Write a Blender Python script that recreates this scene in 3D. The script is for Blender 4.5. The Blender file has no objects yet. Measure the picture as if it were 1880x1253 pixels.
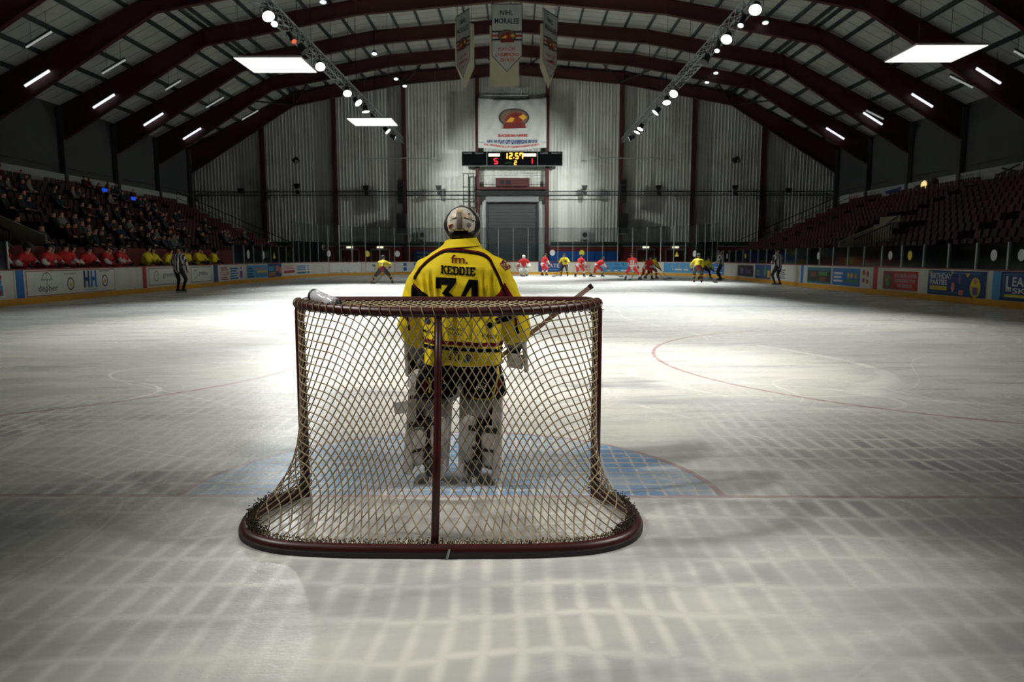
import bpy, bmesh, math, random
import numpy as np
from mathutils import Vector, Matrix, noise
from mathutils.bvhtree import BVHTree

sc = bpy.context.scene
COL = sc.collection
rnd = random.Random(7)

# ------------------------------------------------------------------ camera, world, exposure
cam_d = bpy.data.cameras.new('camera')
cam = bpy.data.objects.new('camera', cam_d)
COL.objects.link(cam)
cam_d.sensor_fit = 'HORIZONTAL'
cam_d.sensor_width = 36.0
cam_d.lens = 1317.0 / 1880.0 * 36.0
cam_d.clip_start = 0.05
cam_d.clip_end = 300.0
cam.location = (0.42, -4.376, 1.5)
PITCH = math.atan(154.5 / 1317.0)
cam.rotation_euler = (math.pi / 2 - PITCH, 0.0, math.atan(9 / 1317.0))
cam_d.dof.use_dof = True
cam_d.dof.focus_distance = 4.3
cam_d.dof.aperture_fstop = 4.0
sc.camera = cam

world = bpy.data.worlds.new('dark_hall')
sc.world = world
world.use_nodes = True
wb = world.node_tree.nodes['Background']
wb.inputs[0].default_value = (0.6, 0.7, 0.72, 1)
wb.inputs[1].default_value = 0.0015

sc.view_settings.view_transform = 'Standard'
sc.view_settings.look = 'None'
sc.view_settings.gamma = 1.0
sc.view_settings.use_curve_mapping = False
sc.view_settings.exposure = 0.0
cy = sc.cycles
cy.max_bounces = 6; cy.diffuse_bounces = 3; cy.glossy_bounces = 3; cy.transmission_bounces = 3; cy.transparent_max_bounces = 10
cy.caustics_reflective = False; cy.caustics_refractive = False; cy.use_denoising = True; cy.sample_clamp_indirect = 4.0; cy.use_adaptive_sampling = True; cy.adaptive_threshold = 0.035

TRUSS_W = 15000.0      # watts of one truss spotlight
REFLECTION_E = 1.1         # radiance of the added panels that imitate glass reflections
TUBE_E = 1.4

# ------------------------------------------------------------------ helpers
def lin(c):
    def f(v):
        v /= 255.0
        return v / 12.92 if v <= 0.04045 else ((v + 0.055) / 1.055) ** 2.4
    return (f(c[0]), f(c[1]), f(c[2]), 1.0)

MATS = {}
def mat(name, rgb, rough=0.6, metal=0.0, var=0.12, scale=6.0, emit=None, estr=0.0, spec=0.5, bump=0.0):
    """procedural principled material: colour broken up by object-space noise"""
    if name in MATS: return MATS[name]
    m = bpy.data.materials.new(name); m.use_nodes = True
    nt = m.node_tree; b = nt.nodes['Principled BSDF']
    b.inputs['Roughness'].default_value = rough
    b.inputs['Metallic'].default_value = metal
    b.inputs['Specular IOR Level'].default_value = spec
    c = lin(rgb)
    tc = nt.nodes.new('ShaderNodeTexCoord')
    no = nt.nodes.new('ShaderNodeTexNoise'); no.inputs['Scale'].default_value = scale
    no.inputs['Detail'].default_value = 4.0
    nt.links.new(tc.outputs['Object'], no.inputs['Vector'])
    rp = nt.nodes.new('ShaderNodeValToRGB')
    rp.color_ramp.elements[0].position = 0.3; rp.color_ramp.elements[1].position = 0.7
    rp.color_ramp.elements[0].color = (c[0]*(1-var), c[1]*(1-var), c[2]*(1-var), 1)
    rp.color_ramp.elements[1].color = (min(1, c[0]*(1+var)), min(1, c[1]*(1+var)), min(1, c[2]*(1+var)), 1)
    nt.links.new(no.outputs['Fac'], rp.inputs['Fac'])
    nt.links.new(rp.outputs['Color'], b.inputs['Base Color'])
    if bump:
        bp = nt.nodes.new('ShaderNodeBump'); bp.inputs['Strength'].default_value = bump
        bp.inputs['Distance'].default_value = 0.02
        nt.links.new(no.outputs['Fac'], bp.inputs['Height'])
        nt.links.new(bp.outputs['Normal'], b.inputs['Normal'])
    if emit is not None:
        b.inputs['Emission Color'].default_value = lin(emit)
        b.inputs['Emission Strength'].default_value = estr
    MATS[name] = m
    return m

def tag(o, label=None, cat=None, group=None, kind=None):
    if label: o['label'] = label
    if cat: o['category'] = cat
    if group: o['group'] = group
    if kind: o['kind'] = kind
    return o

def empty(name, loc=(0, 0, 0), rz=0.0, parent=None):
    o = bpy.data.objects.new(name, None); COL.objects.link(o)
    o.location = loc; o.rotation_euler = (0, 0, rz)
    o.empty_display_size = 0.1
    if parent: o.parent = parent
    return o

def thing(name, label, cat, loc=(0, 0, 0), rz=0.0, group=None):
    return tag(empty(name, loc, rz), label, cat, group)

def copy_tree(o, parent=None):
    c = o.copy(); COL.objects.link(c); c.parent = parent
    for ch in o.children: copy_tree(ch, c)
    return c

class MB:
    """collects geometry for ONE mesh object"""
    def __init__(s): s.v = []; s.f = []; s.m = []; s.cur = 0
    def add(s, vs, fs, mi=None):
        b = len(s.v); s.v += [tuple(p) for p in vs]
        for f in fs: s.f.append(tuple(i + b for i in f)); s.m.append(s.cur if mi is None else mi)
        return s
    def box(s, x0, x1, y0, y1, z0, z1, mi=None):
        vs = [(x, y, z) for x in (x0, x1) for y in (y0, y1) for z in (z0, z1)]
        return s.add(vs, [(0,1,3,2),(4,6,7,5),(0,4,5,1),(2,3,7,6),(0,2,6,4),(1,5,7,3)], mi)
    def obox(s, c, ax, ay, az, mi=None):
        c = Vector(c); ax = Vector(ax); ay = Vector(ay); az = Vector(az)
        vs = [c + i*ax + j*ay + k*az for i in (-1,1) for j in (-1,1) for k in (-1,1)]
        return s.add(vs, [(0,1,3,2),(4,6,7,5),(0,4,5,1),(2,3,7,6),(0,2,6,4),(1,5,7,3)], mi)
    def bar(s, p, q, w, h, up=(0,0,1), mi=None):
        p = Vector(p); q = Vector(q); d = q - p; L = d.length; d.normalize()
        u = Vector(up); side = d.cross(u)
        if side.length < 1e-5: side = d.cross(Vector((1,0,0)))
        side.normalize(); u = side.cross(d).normalized()
        return s.obox((p+q)/2, d*L/2, side*w/2, u*h/2, mi)
    def tube(s, pts, r, n=8, closed=False, caps=True, mi=None):
        pts = [Vector(p) for p in pts]; N = len(pts)
        if N < 2: return s
        rr = r if isinstance(r, (list, tuple)) else [r]*N
        vs = []; fs = []
        prev = None
        for i in range(N):
            if closed: t = pts[(i+1) % N] - pts[i-1]
            else: t = pts[min(i+1, N-1)] - pts[max(i-1, 0)]
            if t.length < 1e-9: t = Vector((0,0,1))
            t.normalize()
            if prev is None:
                a = Vector((0,0,1)) if abs(t.z) < .9 else Vector((1,0,0))
                nrm = t.cross(a).normalized()
            else:
                nrm = prev - t*prev.dot(t)
                nrm = nrm.normalized() if nrm.length > 1e-6 else t.cross(Vector((.3,.5,.8))).normalized()
            prev = nrm; bi = t.cross(nrm)
            for k in range(n):
                a = 2*math.pi*k/n
                vs.append(pts[i] + (nrm*math.cos(a) + bi*math.sin(a))*rr[i])
        M = N if closed else N-1
        for i in range(M):
            j = (i+1) % N
            for k in range(n):
                k2 = (k+1) % n
                fs.append((i*n+k, i*n+k2, j*n+k2, j*n+k))
        if caps and not closed:
            fs.append(tuple(range(n-1, -1, -1))); fs.append(tuple((N-1)*n+k for k in range(n)))
        return s.add(vs, fs, mi)
    def loft(s, rings, caps=True, closed=True, mi=None):
        n = len(rings[0]); vs = [p for r in rings for p in r]; fs = []
        K = n if closed else n-1
        for i in range(len(rings)-1):
            for k in range(K):
                k2 = (k+1) % n
                fs.append((i*n+k, i*n+k2, (i+1)*n+k2, (i+1)*n+k))
        if caps and closed:
            fs.append(tuple(range(n-1, -1, -1))); fs.append(tuple((len(rings)-1)*n+k for k in range(n)))
        return s.add(vs, fs, mi)
    def prism(s, poly, d, mi=None):
        """poly: list of 3-D points, d: extrusion vector"""
        n = len(poly); d = Vector(d)
        vs = [Vector(p) for p in poly] + [Vector(p)+d for p in poly]
        fs = [tuple(range(n-1, -1, -1)), tuple(range(n, 2*n))]
        fs += [(i, (i+1) % n, n+(i+1) % n, n+i) for i in range(n)]
        return s.add(vs, fs, mi)
    def ellipsoid(s, c, r, nu=14, nv=9, mi=None, cut=None):
        rings = []
        for j in range(nv+1):
            t = -math.pi/2 + math.pi*j/nv
            t = max(-1.5, min(1.5, t))
            rings.append([(c[0]+r[0]*math.cos(t)*math.cos(2*math.pi*k/nu), c[1]+r[1]*math.cos(t)*math.sin(2*math.pi*k/nu), c[2]+r[2]*math.sin(t)) for k in range(nu)])
        return s.loft(rings, mi=mi)
    def capsule(s, p, q, r0, r1, n=10, k=4):
        p = Vector(p); q = Vector(q); d = (q-p)
        L = max(d.length, 1e-4); d = d/L
        pts = []; rr = []
        for i in range(k+1):
            a = math.pi/2*i/k
            pts.append(p - d*r0*math.cos(a)*.999); rr.append(max(1e-3, r0*math.sin(a)))
        for i in range(k+1):
            a = math.pi/2*i/k
            pts.append(q + d*r1*math.sin(a)*.999); rr.append(max(1e-3, r1*math.cos(a)))
        return s.tube(pts, rr, n)
    def mesh(s, name='mesh', mats=(), smooth=False):
        me = bpy.data.meshes.new(name); me.from_pydata(s.v, [], s.f)
        for m in (mats if isinstance(mats, (list, tuple)) else [mats]): me.materials.append(m)
        if any(s.m): me.polygons.foreach_set('material_index', s.m)
        if smooth: me.polygons.foreach_set('use_smooth', [True]*len(me.polygons))
        me.update()
        return me
    def build(s, name, mats, parent=None, smooth=False, fix=True):
        me = s.mesh(name, mats, smooth)
        if fix:
            bm = bmesh.new(); bm.from_mesh(me); bmesh.ops.recalc_face_normals(bm, faces=bm.faces); bm.to_mesh(me); bm.free()
        return obj(name, me, parent)

def obj(name, me, parent=None, loc=None):
    o = bpy.data.objects.new(name, me); COL.objects.link(o)
    if parent: o.parent = parent
    if loc: o.location = loc
    return o

_tmp = bpy.data.scenes.new('workbench')
def _eval(o):
    """evaluate one object alone in a scratch scene"""
    _tmp.collection.objects.link(o)
    vl = _tmp.view_layers[0]; vl.update(); dg = vl.depsgraph; dg.update()
    return bpy.data.meshes.new_from_object(o.evaluated_get(dg), depsgraph=dg)

def new_from_mods(me, mods):
    """apply modifiers on mesh data, give back new mesh data"""
    o = bpy.data.objects.new('temp', me)
    for typ, kw in mods:
        m = o.modifiers.new(typ.lower(), typ)
        for k, v in kw.items(): setattr(m, k, v)
    r = _eval(o)
    bpy.data.objects.remove(o)
    return r

def remesh(mb, voxel, it=4, fac=0.5):
    me = mb.mesh('raw')
    bm = bmesh.new(); bm.from_mesh(me); bmesh.ops.recalc_face_normals(bm, faces=bm.faces); bm.to_mesh(me); bm.free()
    r = new_from_mods(me, [('REMESH', dict(mode='VOXEL', voxel_size=voxel)), ('SMOOTH', dict(factor=fac, iterations=it))])
    r.polygons.foreach_set('use_smooth', [True]*len(r.polygons))
    return r

# ---- flat lettering: Blender's built-in font as meshes
_txt = {}
def text2d(body, bold=0.0):
    """triangulated flat text: verts (x, y), faces, bounds"""
    key = (body, bold)
    if key in _txt: return _txt[key]
    cu = bpy.data.curves.new('t', 'FONT'); cu.body = body; cu.resolution_u = 3
    cu.offset = bold; cu.align_x = 'LEFT'
    o = bpy.data.objects.new('t', cu)
    me = _eval(o)
    vs = [(v.co.x, v.co.y) for v in me.vertices]; fs = [tuple(p.vertices) for p in me.polygons]
    bpy.data.objects.remove(o); bpy.data.meshes.remove(me)
    xs = [v[0] for v in vs] or [0]; ys = [v[1] for v in vs] or [0]
    b = (min(xs), max(xs), min(ys), max(ys))
    _txt[key] = (vs, fs, b)
    return _txt[key]

def fit(vs, b, x0, x1, y0, y1):
    sx = (x1-x0)/max(1e-6, b[1]-b[0]); sy = (y1-y0)/max(1e-6, b[3]-b[2])
    return [(x0+(v[0]-b[0])*sx, y0+(v[1]-b[2])*sy) for v in vs]

def flat(name, shapes, mapf, material, parent, grid=None, gridy=None):
    """shapes: list of (verts2d, faces) or polygons [(x,y)...]; mapf(x,y) -> 3-D point; one mesh"""
    bm = bmesh.new()
    for sh in shapes:
        if len(sh) == 2 and isinstance(sh[0], list) and sh[1] and isinstance(sh[1][0], tuple) and isinstance(sh[1][0][0], int): vs, fs = sh
        else: vs, fs = list(sh), [tuple(range(len(sh)))]
        bv = [bm.verts.new((p[0], p[1], 0)) for p in vs]
        for f in fs:
            try: bm.faces.new([bv[i] for i in f])
            except ValueError: pass
    def cutall(step, ax):
        if not step: return
        lo = min(v.co[ax] for v in bm.verts); hi = max(v.co[ax] for v in bm.verts)
        k = math.ceil(lo/step)
        while k*step < hi:
            co = [0, 0, 0]; co[ax] = k*step; no = [0, 0, 0]; no[ax] = 1
            bmesh.ops.bisect_plane(bm, geom=bm.verts[:]+bm.edges[:]+bm.faces[:], plane_co=co, plane_no=no)
            k += 1
    if bm.verts:
        cutall(grid, 0); cutall(gridy if gridy is not None else grid, 1)
    for v in bm.verts: v.co = mapf(v.co.x, v.co.y)
    me = bpy.data.meshes.new(name); bm.to_mesh(me); bm.free(); me.materials.append(material)
    return obj(name, me, parent)

def words(body, x0, x1, y0, y1, bold=0.0):
    vs, fs, b = text2d(body, bold)
    return (fit(vs, b, x0, x1, y0, y1), fs)
def rect(x0, x1, y0, y1): return [(x0, y0), (x1, y0), (x1, y1), (x0, y1)]
def disc(cx, cy, rx, ry=None, n=28): 
    ry = rx if ry is None else ry
    return [(cx+rx*math.cos(2*math.pi*k/n), cy+ry*math.sin(2*math.pi*k/n)) for k in range(n)]
def ring2(cx, cy, rx, ry, w, n=28, a0=0.0, a1=2*math.pi):
    vs = []; fs = []
    for k in range(n+1):
        a = a0+(a1-a0)*k/n
        vs += [(cx+rx*math.cos(a), cy+ry*math.sin(a)), (cx+(rx-w)*math.cos(a), cy+(ry-w)*math.sin(a))]
    for k in range(n): fs.append((2*k, 2*k+2, 2*k+3, 2*k+1))
    return (vs, fs)
def stroke(pts, w):
    vs = []; fs = []
    for i, p in enumerate(pts):
        a = Vector(pts[max(0, i-1)]); b = Vector(pts[min(len(pts)-1, i+1)]); d = (b-a)
        d = d.normalized() if d.length else Vector((1, 0)); n = Vector((-d.y, d.x))*w/2
        vs += [(p[0]+n.x, p[1]+n.y), (p[0]-n.x, p[1]-n.y)]
    for i in range(len(pts)-1): fs.append((2*i, 2*i+1, 2*i+3, 2*i+2))
    return (vs, fs)

ORD0 = ['first', 'second', 'third', 'fourth', 'fifth', 'sixth', 'seventh', 'eighth', 'ninth', 'tenth', 'eleventh', 'twelfth', 'thirteenth', 'fourteenth', 'fifteenth', 'sixteenth', 'seventeenth', 'eighteenth', 'nineteenth', 'twentieth']
_T = {2: 'twenty', 3: 'thirty', 4: 'forty', 5: 'fifty', 6: 'sixty', 7: 'seventy', 8: 'eighty', 9: 'ninety'}
_TO = {2: 'twentieth', 3: 'thirtieth', 4: 'fortieth', 5: 'fiftieth', 6: 'sixtieth', 7: 'seventieth', 8: 'eightieth', 9: 'ninetieth'}
ORD = list(ORD0)
for _n in range(21, 100): ORD.append(_TO[_n//10] if _n % 10 == 0 else _T[_n//10]+'-'+ORD0[_n % 10-1])

# ---- shader arithmetic
class E:
    nt = None
    def __init__(s, o): s.o = o
    @staticmethod
    def op(kind, *a):
        n = E.nt.nodes.new('ShaderNodeMath'); n.operation = kind
        for i, v in enumerate(a):
            if isinstance(v, E): E.nt.links.new(v.o, n.inputs[i])
            else: n.inputs[i].default_value = v
        return E(n.outputs[0])
    def __add__(s, b): return E.op('ADD', s, b)
    __radd__ = __add__
    def __sub__(s, b): return E.op('SUBTRACT', s, b)
    def __rsub__(s, b): return E.op('SUBTRACT', b, s)
    def __mul__(s, b): return E.op('MULTIPLY', s, b)
    __rmul__ = __mul__
    def __truediv__(s, b): return E.op('DIVIDE', s, b)
def eabs(a): return E.op('ABSOLUTE', a)
def emin(a, b): return E.op('MINIMUM', a, b)
def emax(a, b): return E.op('MAXIMUM', a, b)
def efrac(a): return E.op('FRACT', a)
def efloor(a): return E.op('FLOOR', a)
def esqrt(a): return E.op('SQRT', a)
def estep(a, e0, e1):
    n = E.nt.nodes.new('ShaderNodeMapRange'); n.interpolation_type = 'SMOOTHSTEP'
    E.nt.links.new(a.o, n.inputs['Value'])
    inv = e0 > e1
    n.inputs['From Min'].default_value = min(e0, e1); n.inputs['From Max'].default_value = max(e0, e1)
    n.inputs['To Min'].default_value = 1.0 if inv else 0.0; n.inputs['To Max'].default_value = 0.0 if inv else 1.0
    return E(n.outputs['Result'])
def exyz(x, y, z):
    n = E.nt.nodes.new('ShaderNodeCombineXYZ')
    for i, v in enumerate((x, y, z)):
        if isinstance(v, E): E.nt.links.new(v.o, n.inputs[i])
        else: n.inputs[i].default_value = v
    return n.outputs[0]
def enoise(vec, scale, detail=3.0, rough=0.55):
    n = E.nt.nodes.new('ShaderNodeTexNoise'); n.inputs['Scale'].default_value = scale
    n.inputs['Detail'].default_value = detail; n.inputs['Roughness'].default_value = rough
    E.nt.links.new(vec, n.inputs['Vector'])
    return E(n.outputs['Fac'])
def emix(fac, a, b):
    n = E.nt.nodes.new('ShaderNodeMix'); n.data_type = 'RGBA'
    if isinstance(fac, E): E.nt.links.new(fac.o, n.inputs[0])
    else: n.inputs[0].default_value = fac
    for i, v in ((6, a), (7, b)):
        if isinstance(v, tuple): n.inputs[i].default_value = v
        else: E.nt.links.new(v, n.inputs[i])
    return n.outputs[2]

# ------------------------------------------------------------------ materials
M_board = mat('board_white', (214, 214, 205), .45, var=.05, scale=3)
M_kick = mat('kick_yellow', (222, 160, 20), .5, var=.08)
M_cap = mat('cap_red', (120, 40, 30), .5)
M_alu = mat('aluminium', (150, 158, 156), .4, .6, var=.05)
M_rust = mat('red_oxide_steel', (60, 18, 16), .6, var=.12, scale=2)
M_purlin = mat('grey_green_steel', (38, 48, 50), .5, var=.1)
M_dark = mat('black_plastic', (14, 15, 17), .5, var=.1)
M_white = mat('white_paint', (225, 226, 222), .5, var=.04)
M_grey = mat('mid_grey', (105, 108, 108), .6)
M_lgrey = mat('light_grey', (160, 162, 160), .6)
M_seat = mat('seat_red_plastic', (56, 9, 8), .6, var=.2, scale=1.5)
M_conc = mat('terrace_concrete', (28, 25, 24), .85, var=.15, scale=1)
M_sidewall = mat('side_wall_cladding_darkened', (62, 64, 63), .7, var=.06, scale=1)  # likely white cladding; the vignette's darkness is put into this colour
M_redwall = mat('red_painted_timber', (112, 28, 22), .6, var=.2, scale=1.2)
M_doorred = mat('door_maroon', (74, 20, 18), .5, var=.1)
M_bluepad = mat('blue_padding', (20, 88, 165), .55, var=.08)
M_black = mat('ink_black', (18, 18, 20), .6, var=.05)
M_red = mat('ink_red', (170, 34, 28), .6, var=.05)
M_blue = mat('ink_blue', (28, 104, 176), .6, var=.05)
M_navy = mat('ink_navy', (20, 52, 110), .6, var=.05)
M_cyan = mat('ink_cyan', (70, 150, 200), .6, var=.05)
M_gold = mat('ink_gold', (215, 165, 40), .6, var=.05)
M_yel = mat('ink_yellow', (220, 205, 50), .6, var=.05)
M_green = mat('ink_green', (60, 130, 70), .6, var=.05)
M_teal = mat('ink_teal', (30, 105, 120), .6, var=.05)
M_cream = mat('cream_vinyl', (222, 216, 196), .6, var=.04)
M_pink = mat('ink_pink', (205, 130, 120), .6, var=.05)
M_purple = mat('ink_purple', (110, 80, 150), .6, var=.05)
M_banner = mat('banner_cloth', (172, 174, 168), .8, var=.05, scale=2)
M_banner2 = mat('aged_banner_cloth', (186, 178, 150), .8, var=.08, scale=2)
M_skin = mat('skin', (196, 140, 112), .6, var=.06)

# ------------------------------------------------------------------ the ice
def ice_material():
    m = bpy.data.materials.new('ice'); m.use_nodes = True
    nt = m.node_tree; E.nt = nt
    b = nt.nodes['Principled BSDF']
    g = nt.nodes.new('ShaderNodeNewGeometry')
    sp = nt.nodes.new('ShaderNodeSeparateXYZ'); nt.links.new(g.outputs['Position'], sp.inputs[0])
    x, y = E(sp.outputs[0]), E(sp.outputs[1])
    P = exyz(x, y, 0.0)
    near = estep(y, 4.6, 0.6)
    # frost cells: soft white joints round greyer cells
    wx = enoise(P, 0.9, 1) - 0.5; wy = enoise(exyz(x+17.3, y, 0), 0.8, 1) - 0.5
    cu = (x + wx*0.16)/0.142
    col = efloor(cu)
    jit = enoise(exyz(col*0.37, 3.1, 0.0), 5.0, 0)
    cv = (y + wy*0.30 + jit*0.06)/0.30
    dx = eabs(efrac(cu)-0.5); dy = eabs(efrac(cv)-0.5)
    wide = enoise(exyz(x, y*0.6, 4.0), 1.3, 1)
    jx = estep(dx + wide*0.20, 0.30, 0.60); jy = estep(dy + wide*0.12, 0.40, 0.57)
    joint = emax(jx, jy)
    patch = estep(enoise(exyz(x, y, 9.0), 0.55, 2), 0.40, 0.62)
    clear = 1.0 - estep(eabs(x-1.0), 1.5, 0.4)*estep(y, 0.3, 1.2)
    cell = (1.0-joint)*near*(0.35+0.65*patch)*clear*(0.65+0.6*estep(eabs(x-0.3), 1.2, 3.0))
    cellvar = enoise(exyz(col*1.7, efloor(cv)*1.3, 0.0), 1.0, 0)
    # wet dull streaks and skate tracks further out
    st = enoise(exyz(x*0.55, y*0.9, 2.0), 1.1, 6, 0.65)
    st2 = enoise(exyz(x*0.25+y*0.12, y*1.3-x*0.3, 7.0), 1.6, 5, 0.65)
    dull = estep(st*0.5+st2*0.5, 0.42, 0.66)
    def tracks(seed, sc_, w):
        w *= 0.6
        n = enoise(exyz(x*0.8+y*0.15+seed, y*1.0-seed, seed), sc_, 0, 0.4)
        return estep(eabs(n-0.5), w, w*0.3)
    tr = emax(emax(emax(tracks(3.3, 0.16, 0.0022), tracks(11.0, 0.22, 0.0026)), emax(tracks(29.0, 0.12, 0.0018), tracks(47.0, 0.30, 0.0032))), emax(emax(tracks(61.0, 0.19, 0.0022), tracks(83.0, 0.26, 0.0028)), tracks(97.0, 0.14, 0.002)))
    trm = estep(enoise(exyz(x, y, 31.0), 0.9, 3), 0.45, 0.6)*(1.0-near*0.6)
    fine = enoise(exyz(x*3.0, y*14.0, 1.0), 4.0, 4)
    white = lin((226, 225, 219)); grey = lin((158, 159, 160)); cellc = lin((140, 139, 142))
    st3 = enoise(exyz(x*0.45, y*3.2, 21.0), 1.5, 5, 0.7)
    c = emix(emin(dull*0.75+estep(st3, 0.48, 0.72)*0.55*(1.0-near*0.7), 1.0), white, grey)
    c = emix(cell*(0.25+0.75*cellvar), c, cellc)
    c = emix(fine*0.12, c, grey)
    c = emix(tr*trm*0.38, c, lin((240, 239, 232)))
    # painted markings seen through the ice
    wear = estep(enoise(exyz(x*1.2, y*4.0, 5.0), 2.4, 4), 0.30, 0.55)
    rr = esqrt(x*x + y*y*1.06)
    crease = estep(rr, 1.72, 1.70)*estep(y, 0.0, 0.03)
    jw = enoise(exyz(x, y, 13.0), 9.0, 2) - 0.5
    cc = (x + jw*0.05)/0.105; ck = (y + jw*0.05)/0.125
    cj = emax(estep(eabs(efrac(cc)-0.5), 0.36, 0.48), estep(eabs(efrac(ck)-0.5), 0.34, 0.47))
    fade = estep(enoise(exyz(x, y, 17.0), 1.4, 2), 0.36, 0.60)
    c = emix(crease*((1.0-cj)*0.72+0.06)*(0.45+0.55*fade), c, lin((96, 152, 205)))
    ringl = estep(eabs(rr-1.72), 0.030, 0.018)*estep(y, -0.01, 0.0)
    goal = estep(eabs(y), 0.030, 0.020)*estep(eabs(x), 14.3, 14.2)
    circ = None
    for cx_ in (-7.0, 7.0):
        d = esqrt((x-cx_)*(x-cx_) + (y-6.05)*(y-6.05))
        k = estep(eabs(d-4.5), 0.034, 0.020); circ = k if circ is None else emax(circ, k)
    redl = emax(emax(ringl*0.8, goal*0.75), circ)*(0.22+0.45*wear)
    c = emix(redl, c, lin((150, 84, 92)))
    blue = estep(eabs(eabs(y-25.1)-7.5), 0.16, 0.14)
    mid = estep(eabs(y-25.1), 0.16, 0.14)
    c = emix(blue*0.35, c, lin((60, 96, 150))); c = emix(mid*0.35, c, lin((150, 80, 84)))
    nt.links.new(c, b.inputs['Base Color'])
    ro = 0.24 + 0.12*dull + 0.08*tr
    nt.links.new(ro.o, b.inputs['Roughness'])
    b.inputs['Specular IOR Level'].default_value = 0.35
    b.inputs['IOR'].default_value = 1.31
    bp = nt.nodes.new('ShaderNodeBump'); bp.inputs['Strength'].default_value = 0.45; bp.inputs['Distance'].default_value = 0.004
    h = enoise(exyz(x*8.0, y*26.0, 0.0), 3.0, 3)*0.6 + enoise(P, 30.0, 4) + tr*trm*0.5
    nt.links.new(h.o, bp.inputs['Height']); nt.links.new(bp.outputs['Normal'], b.inputs['Normal'])
    return m
M_ice = ice_material()
XL, XR, YF, RC, YS = -15.2, 14.9, 57.2, 8.5, -3.9
fl = MB(); fl.box(-16.0, 16.0, -6.0, 58.2, -0.12, 0.0)
ice = fl.build('floor', M_ice); tag(ice, 'scratched white ice sheet with pale blue goal crease', 'ice', kind='structure')
fo = MB(); fo.box(-32, 32, -14, 66, -0.4, -0.13)
o = fo.build('ground', M_conc); tag(o, 'dark concrete floor round the ice rink', 'floor', kind='structure')

# ------------------------------------------------------------------ rink boards
L1 = YF-RC-YS; LA = math.pi/2*RC; L2 = XR-XL-2*RC
STOT = 2*L1+2*LA+L2
def BP(s):
    """point and inward normal on the rink edge; s runs up the left side, round the far end, down the right side"""
    if s < L1: return XL, YS+s, 1.0, 0.0
    s -= L1
    if s < LA:
        a = s/RC; return XL+RC-RC*math.cos(a), YF-RC+RC*math.sin(a), math.cos(a), -math.sin(a)
    s -= LA
    if s < L2: return XL+RC+s, YF, 0.0, -1.0
    s -= L2
    if s < LA:
        a = s/RC; return XR-RC+RC*math.sin(a), YF-RC+RC*math.cos(a), -math.sin(a), -math.cos(a)
    s -= LA
    return XR, YF-RC-s, -1.0, 0.0
def BM(off):
    def f(s, z):
        x, y, nx, ny = BP(s); return (x+nx*off, y+ny*off, z)
    return f
def srange(s0, s1, step=0.8):
    n = max(1, int(math.ceil((s1-s0)/step)))
    return [s0+(s1-s0)*i/n for i in range(n+1)]
def strip(mb, s0, s1, z0, z1, o0, o1, mi=None, step=0.8):
    rings = []
    for s in srange(s0, s1, step):
        x, y, nx, ny = BP(s)
        rings.append([(x+nx*o0, y+ny*o0, z0), (x+nx*o1, y+ny*o1, z0), (x+nx*o1, y+ny*o1, z1), (x+nx*o0, y+ny*o0, z1)])
    mb.loft(rings, mi=mi)
boards = thing('dasher_boards', 'white rink boards with yellow kick strip running round the ice', 'barrier', (0, 0, 0))
s = 0.0; n_pan = 60; w = STOT/n_pan
for i in range(n_pan):
    mb = MB(); strip(mb, i*w+.008, (i+1)*w-.008, 0.20, 1.08, -0.06, 0.0); mb.build('board_panel', M_board, boards)
mb = MB(); strip(mb, 0, STOT, 0.0, 0.20, -0.06, 0.012); mb.build('kick_strip', M_kick, boards)
mb = MB(); strip(mb, 0, STOT, 1.08, 1.12, -0.10, 0.02); mb.build('cap_rail', M_cap, boards)
mb = MB(); strip(mb, 0, STOT, 0.0, 1.06, -0.12, -0.07); mb.build('backing', M_grey, boards)

# coloured line stripes carried up the boards
for s0, s1, m_, lb in ((21.85, 22.2, M_blue, 'blue line stripe on boards beside the umbrella advert'), (29.46, 29.77, M_red, 'red centre stripe on boards by the players benches'),
                       (36.5, 37.05, M_navy, 'dark blue line stripe on far part of left boards'), (108.63, 108.98, M_blue, 'narrow blue stripe on boards behind the crossed-arm official'),
                       (116.13, 116.48, M_red, 'red centre stripe on right boards'), (123.49, 123.82, M_cyan, 'light blue stripe on boards beside the skating lessons advert')):
    mb = MB(); strip(mb, s0, s1, 0.20, 1.08, 0.0, 0.006); o = mb.build('line_stripe', m_); tag(o, lb, 'stripe')

# adverts: panel + print on the curved board surface
def advert(s0, s1, z0, z1, base, label, prints, border=None):
    a = thing('advert_panel', label, 'advert', BM(0)(s0, 0) )
    a.location = (0, 0, 0)
    mb = MB(); strip(mb, s0, s1, z0, z1, 0.001, 0.010); mb.build('sheet', base, a)
    W = s1-s0; H = z1-z0
    if border:
        t = .025
        flat('border', [rect(0, W, 0, t), rect(0, W, H-t, H), rect(0, t, 0, H), rect(W-t, W, 0, H)], lambda u, v: BM(.012)(s0+u, z0+v), border, a, grid=.6, gridy=5)
    for k, (nm, m_, shapes) in enumerate(prints):
        sh = shapes(W, H)
        wordy = [q for q in sh if isinstance(q, tuple)] if nm == 'lettering' else []
        for one in ([sh] if nm in ('umbrella_mark', 'letter_h', 'crest_arc') else ([wordy] if wordy else [])+[[q] for q in sh if not (wordy and isinstance(q, tuple))]):
            flat(nm if (one is wordy or nm != 'lettering') else 'printed_bar', one, lambda u, v, k=k: BM(.013+.0015*k)(s0+u, z0+v), m_, a, grid=.5, gridy=5)
    return a
def lines(x0, x1, y0, y1, n, fill=.55):
    h = (y1-y0)/n
    return [rect(x0, x1-(.15*(x1-x0) if i % 2 else 0), y0+i*h, y0+(i+fill)*h) for i in range(n)]
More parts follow.
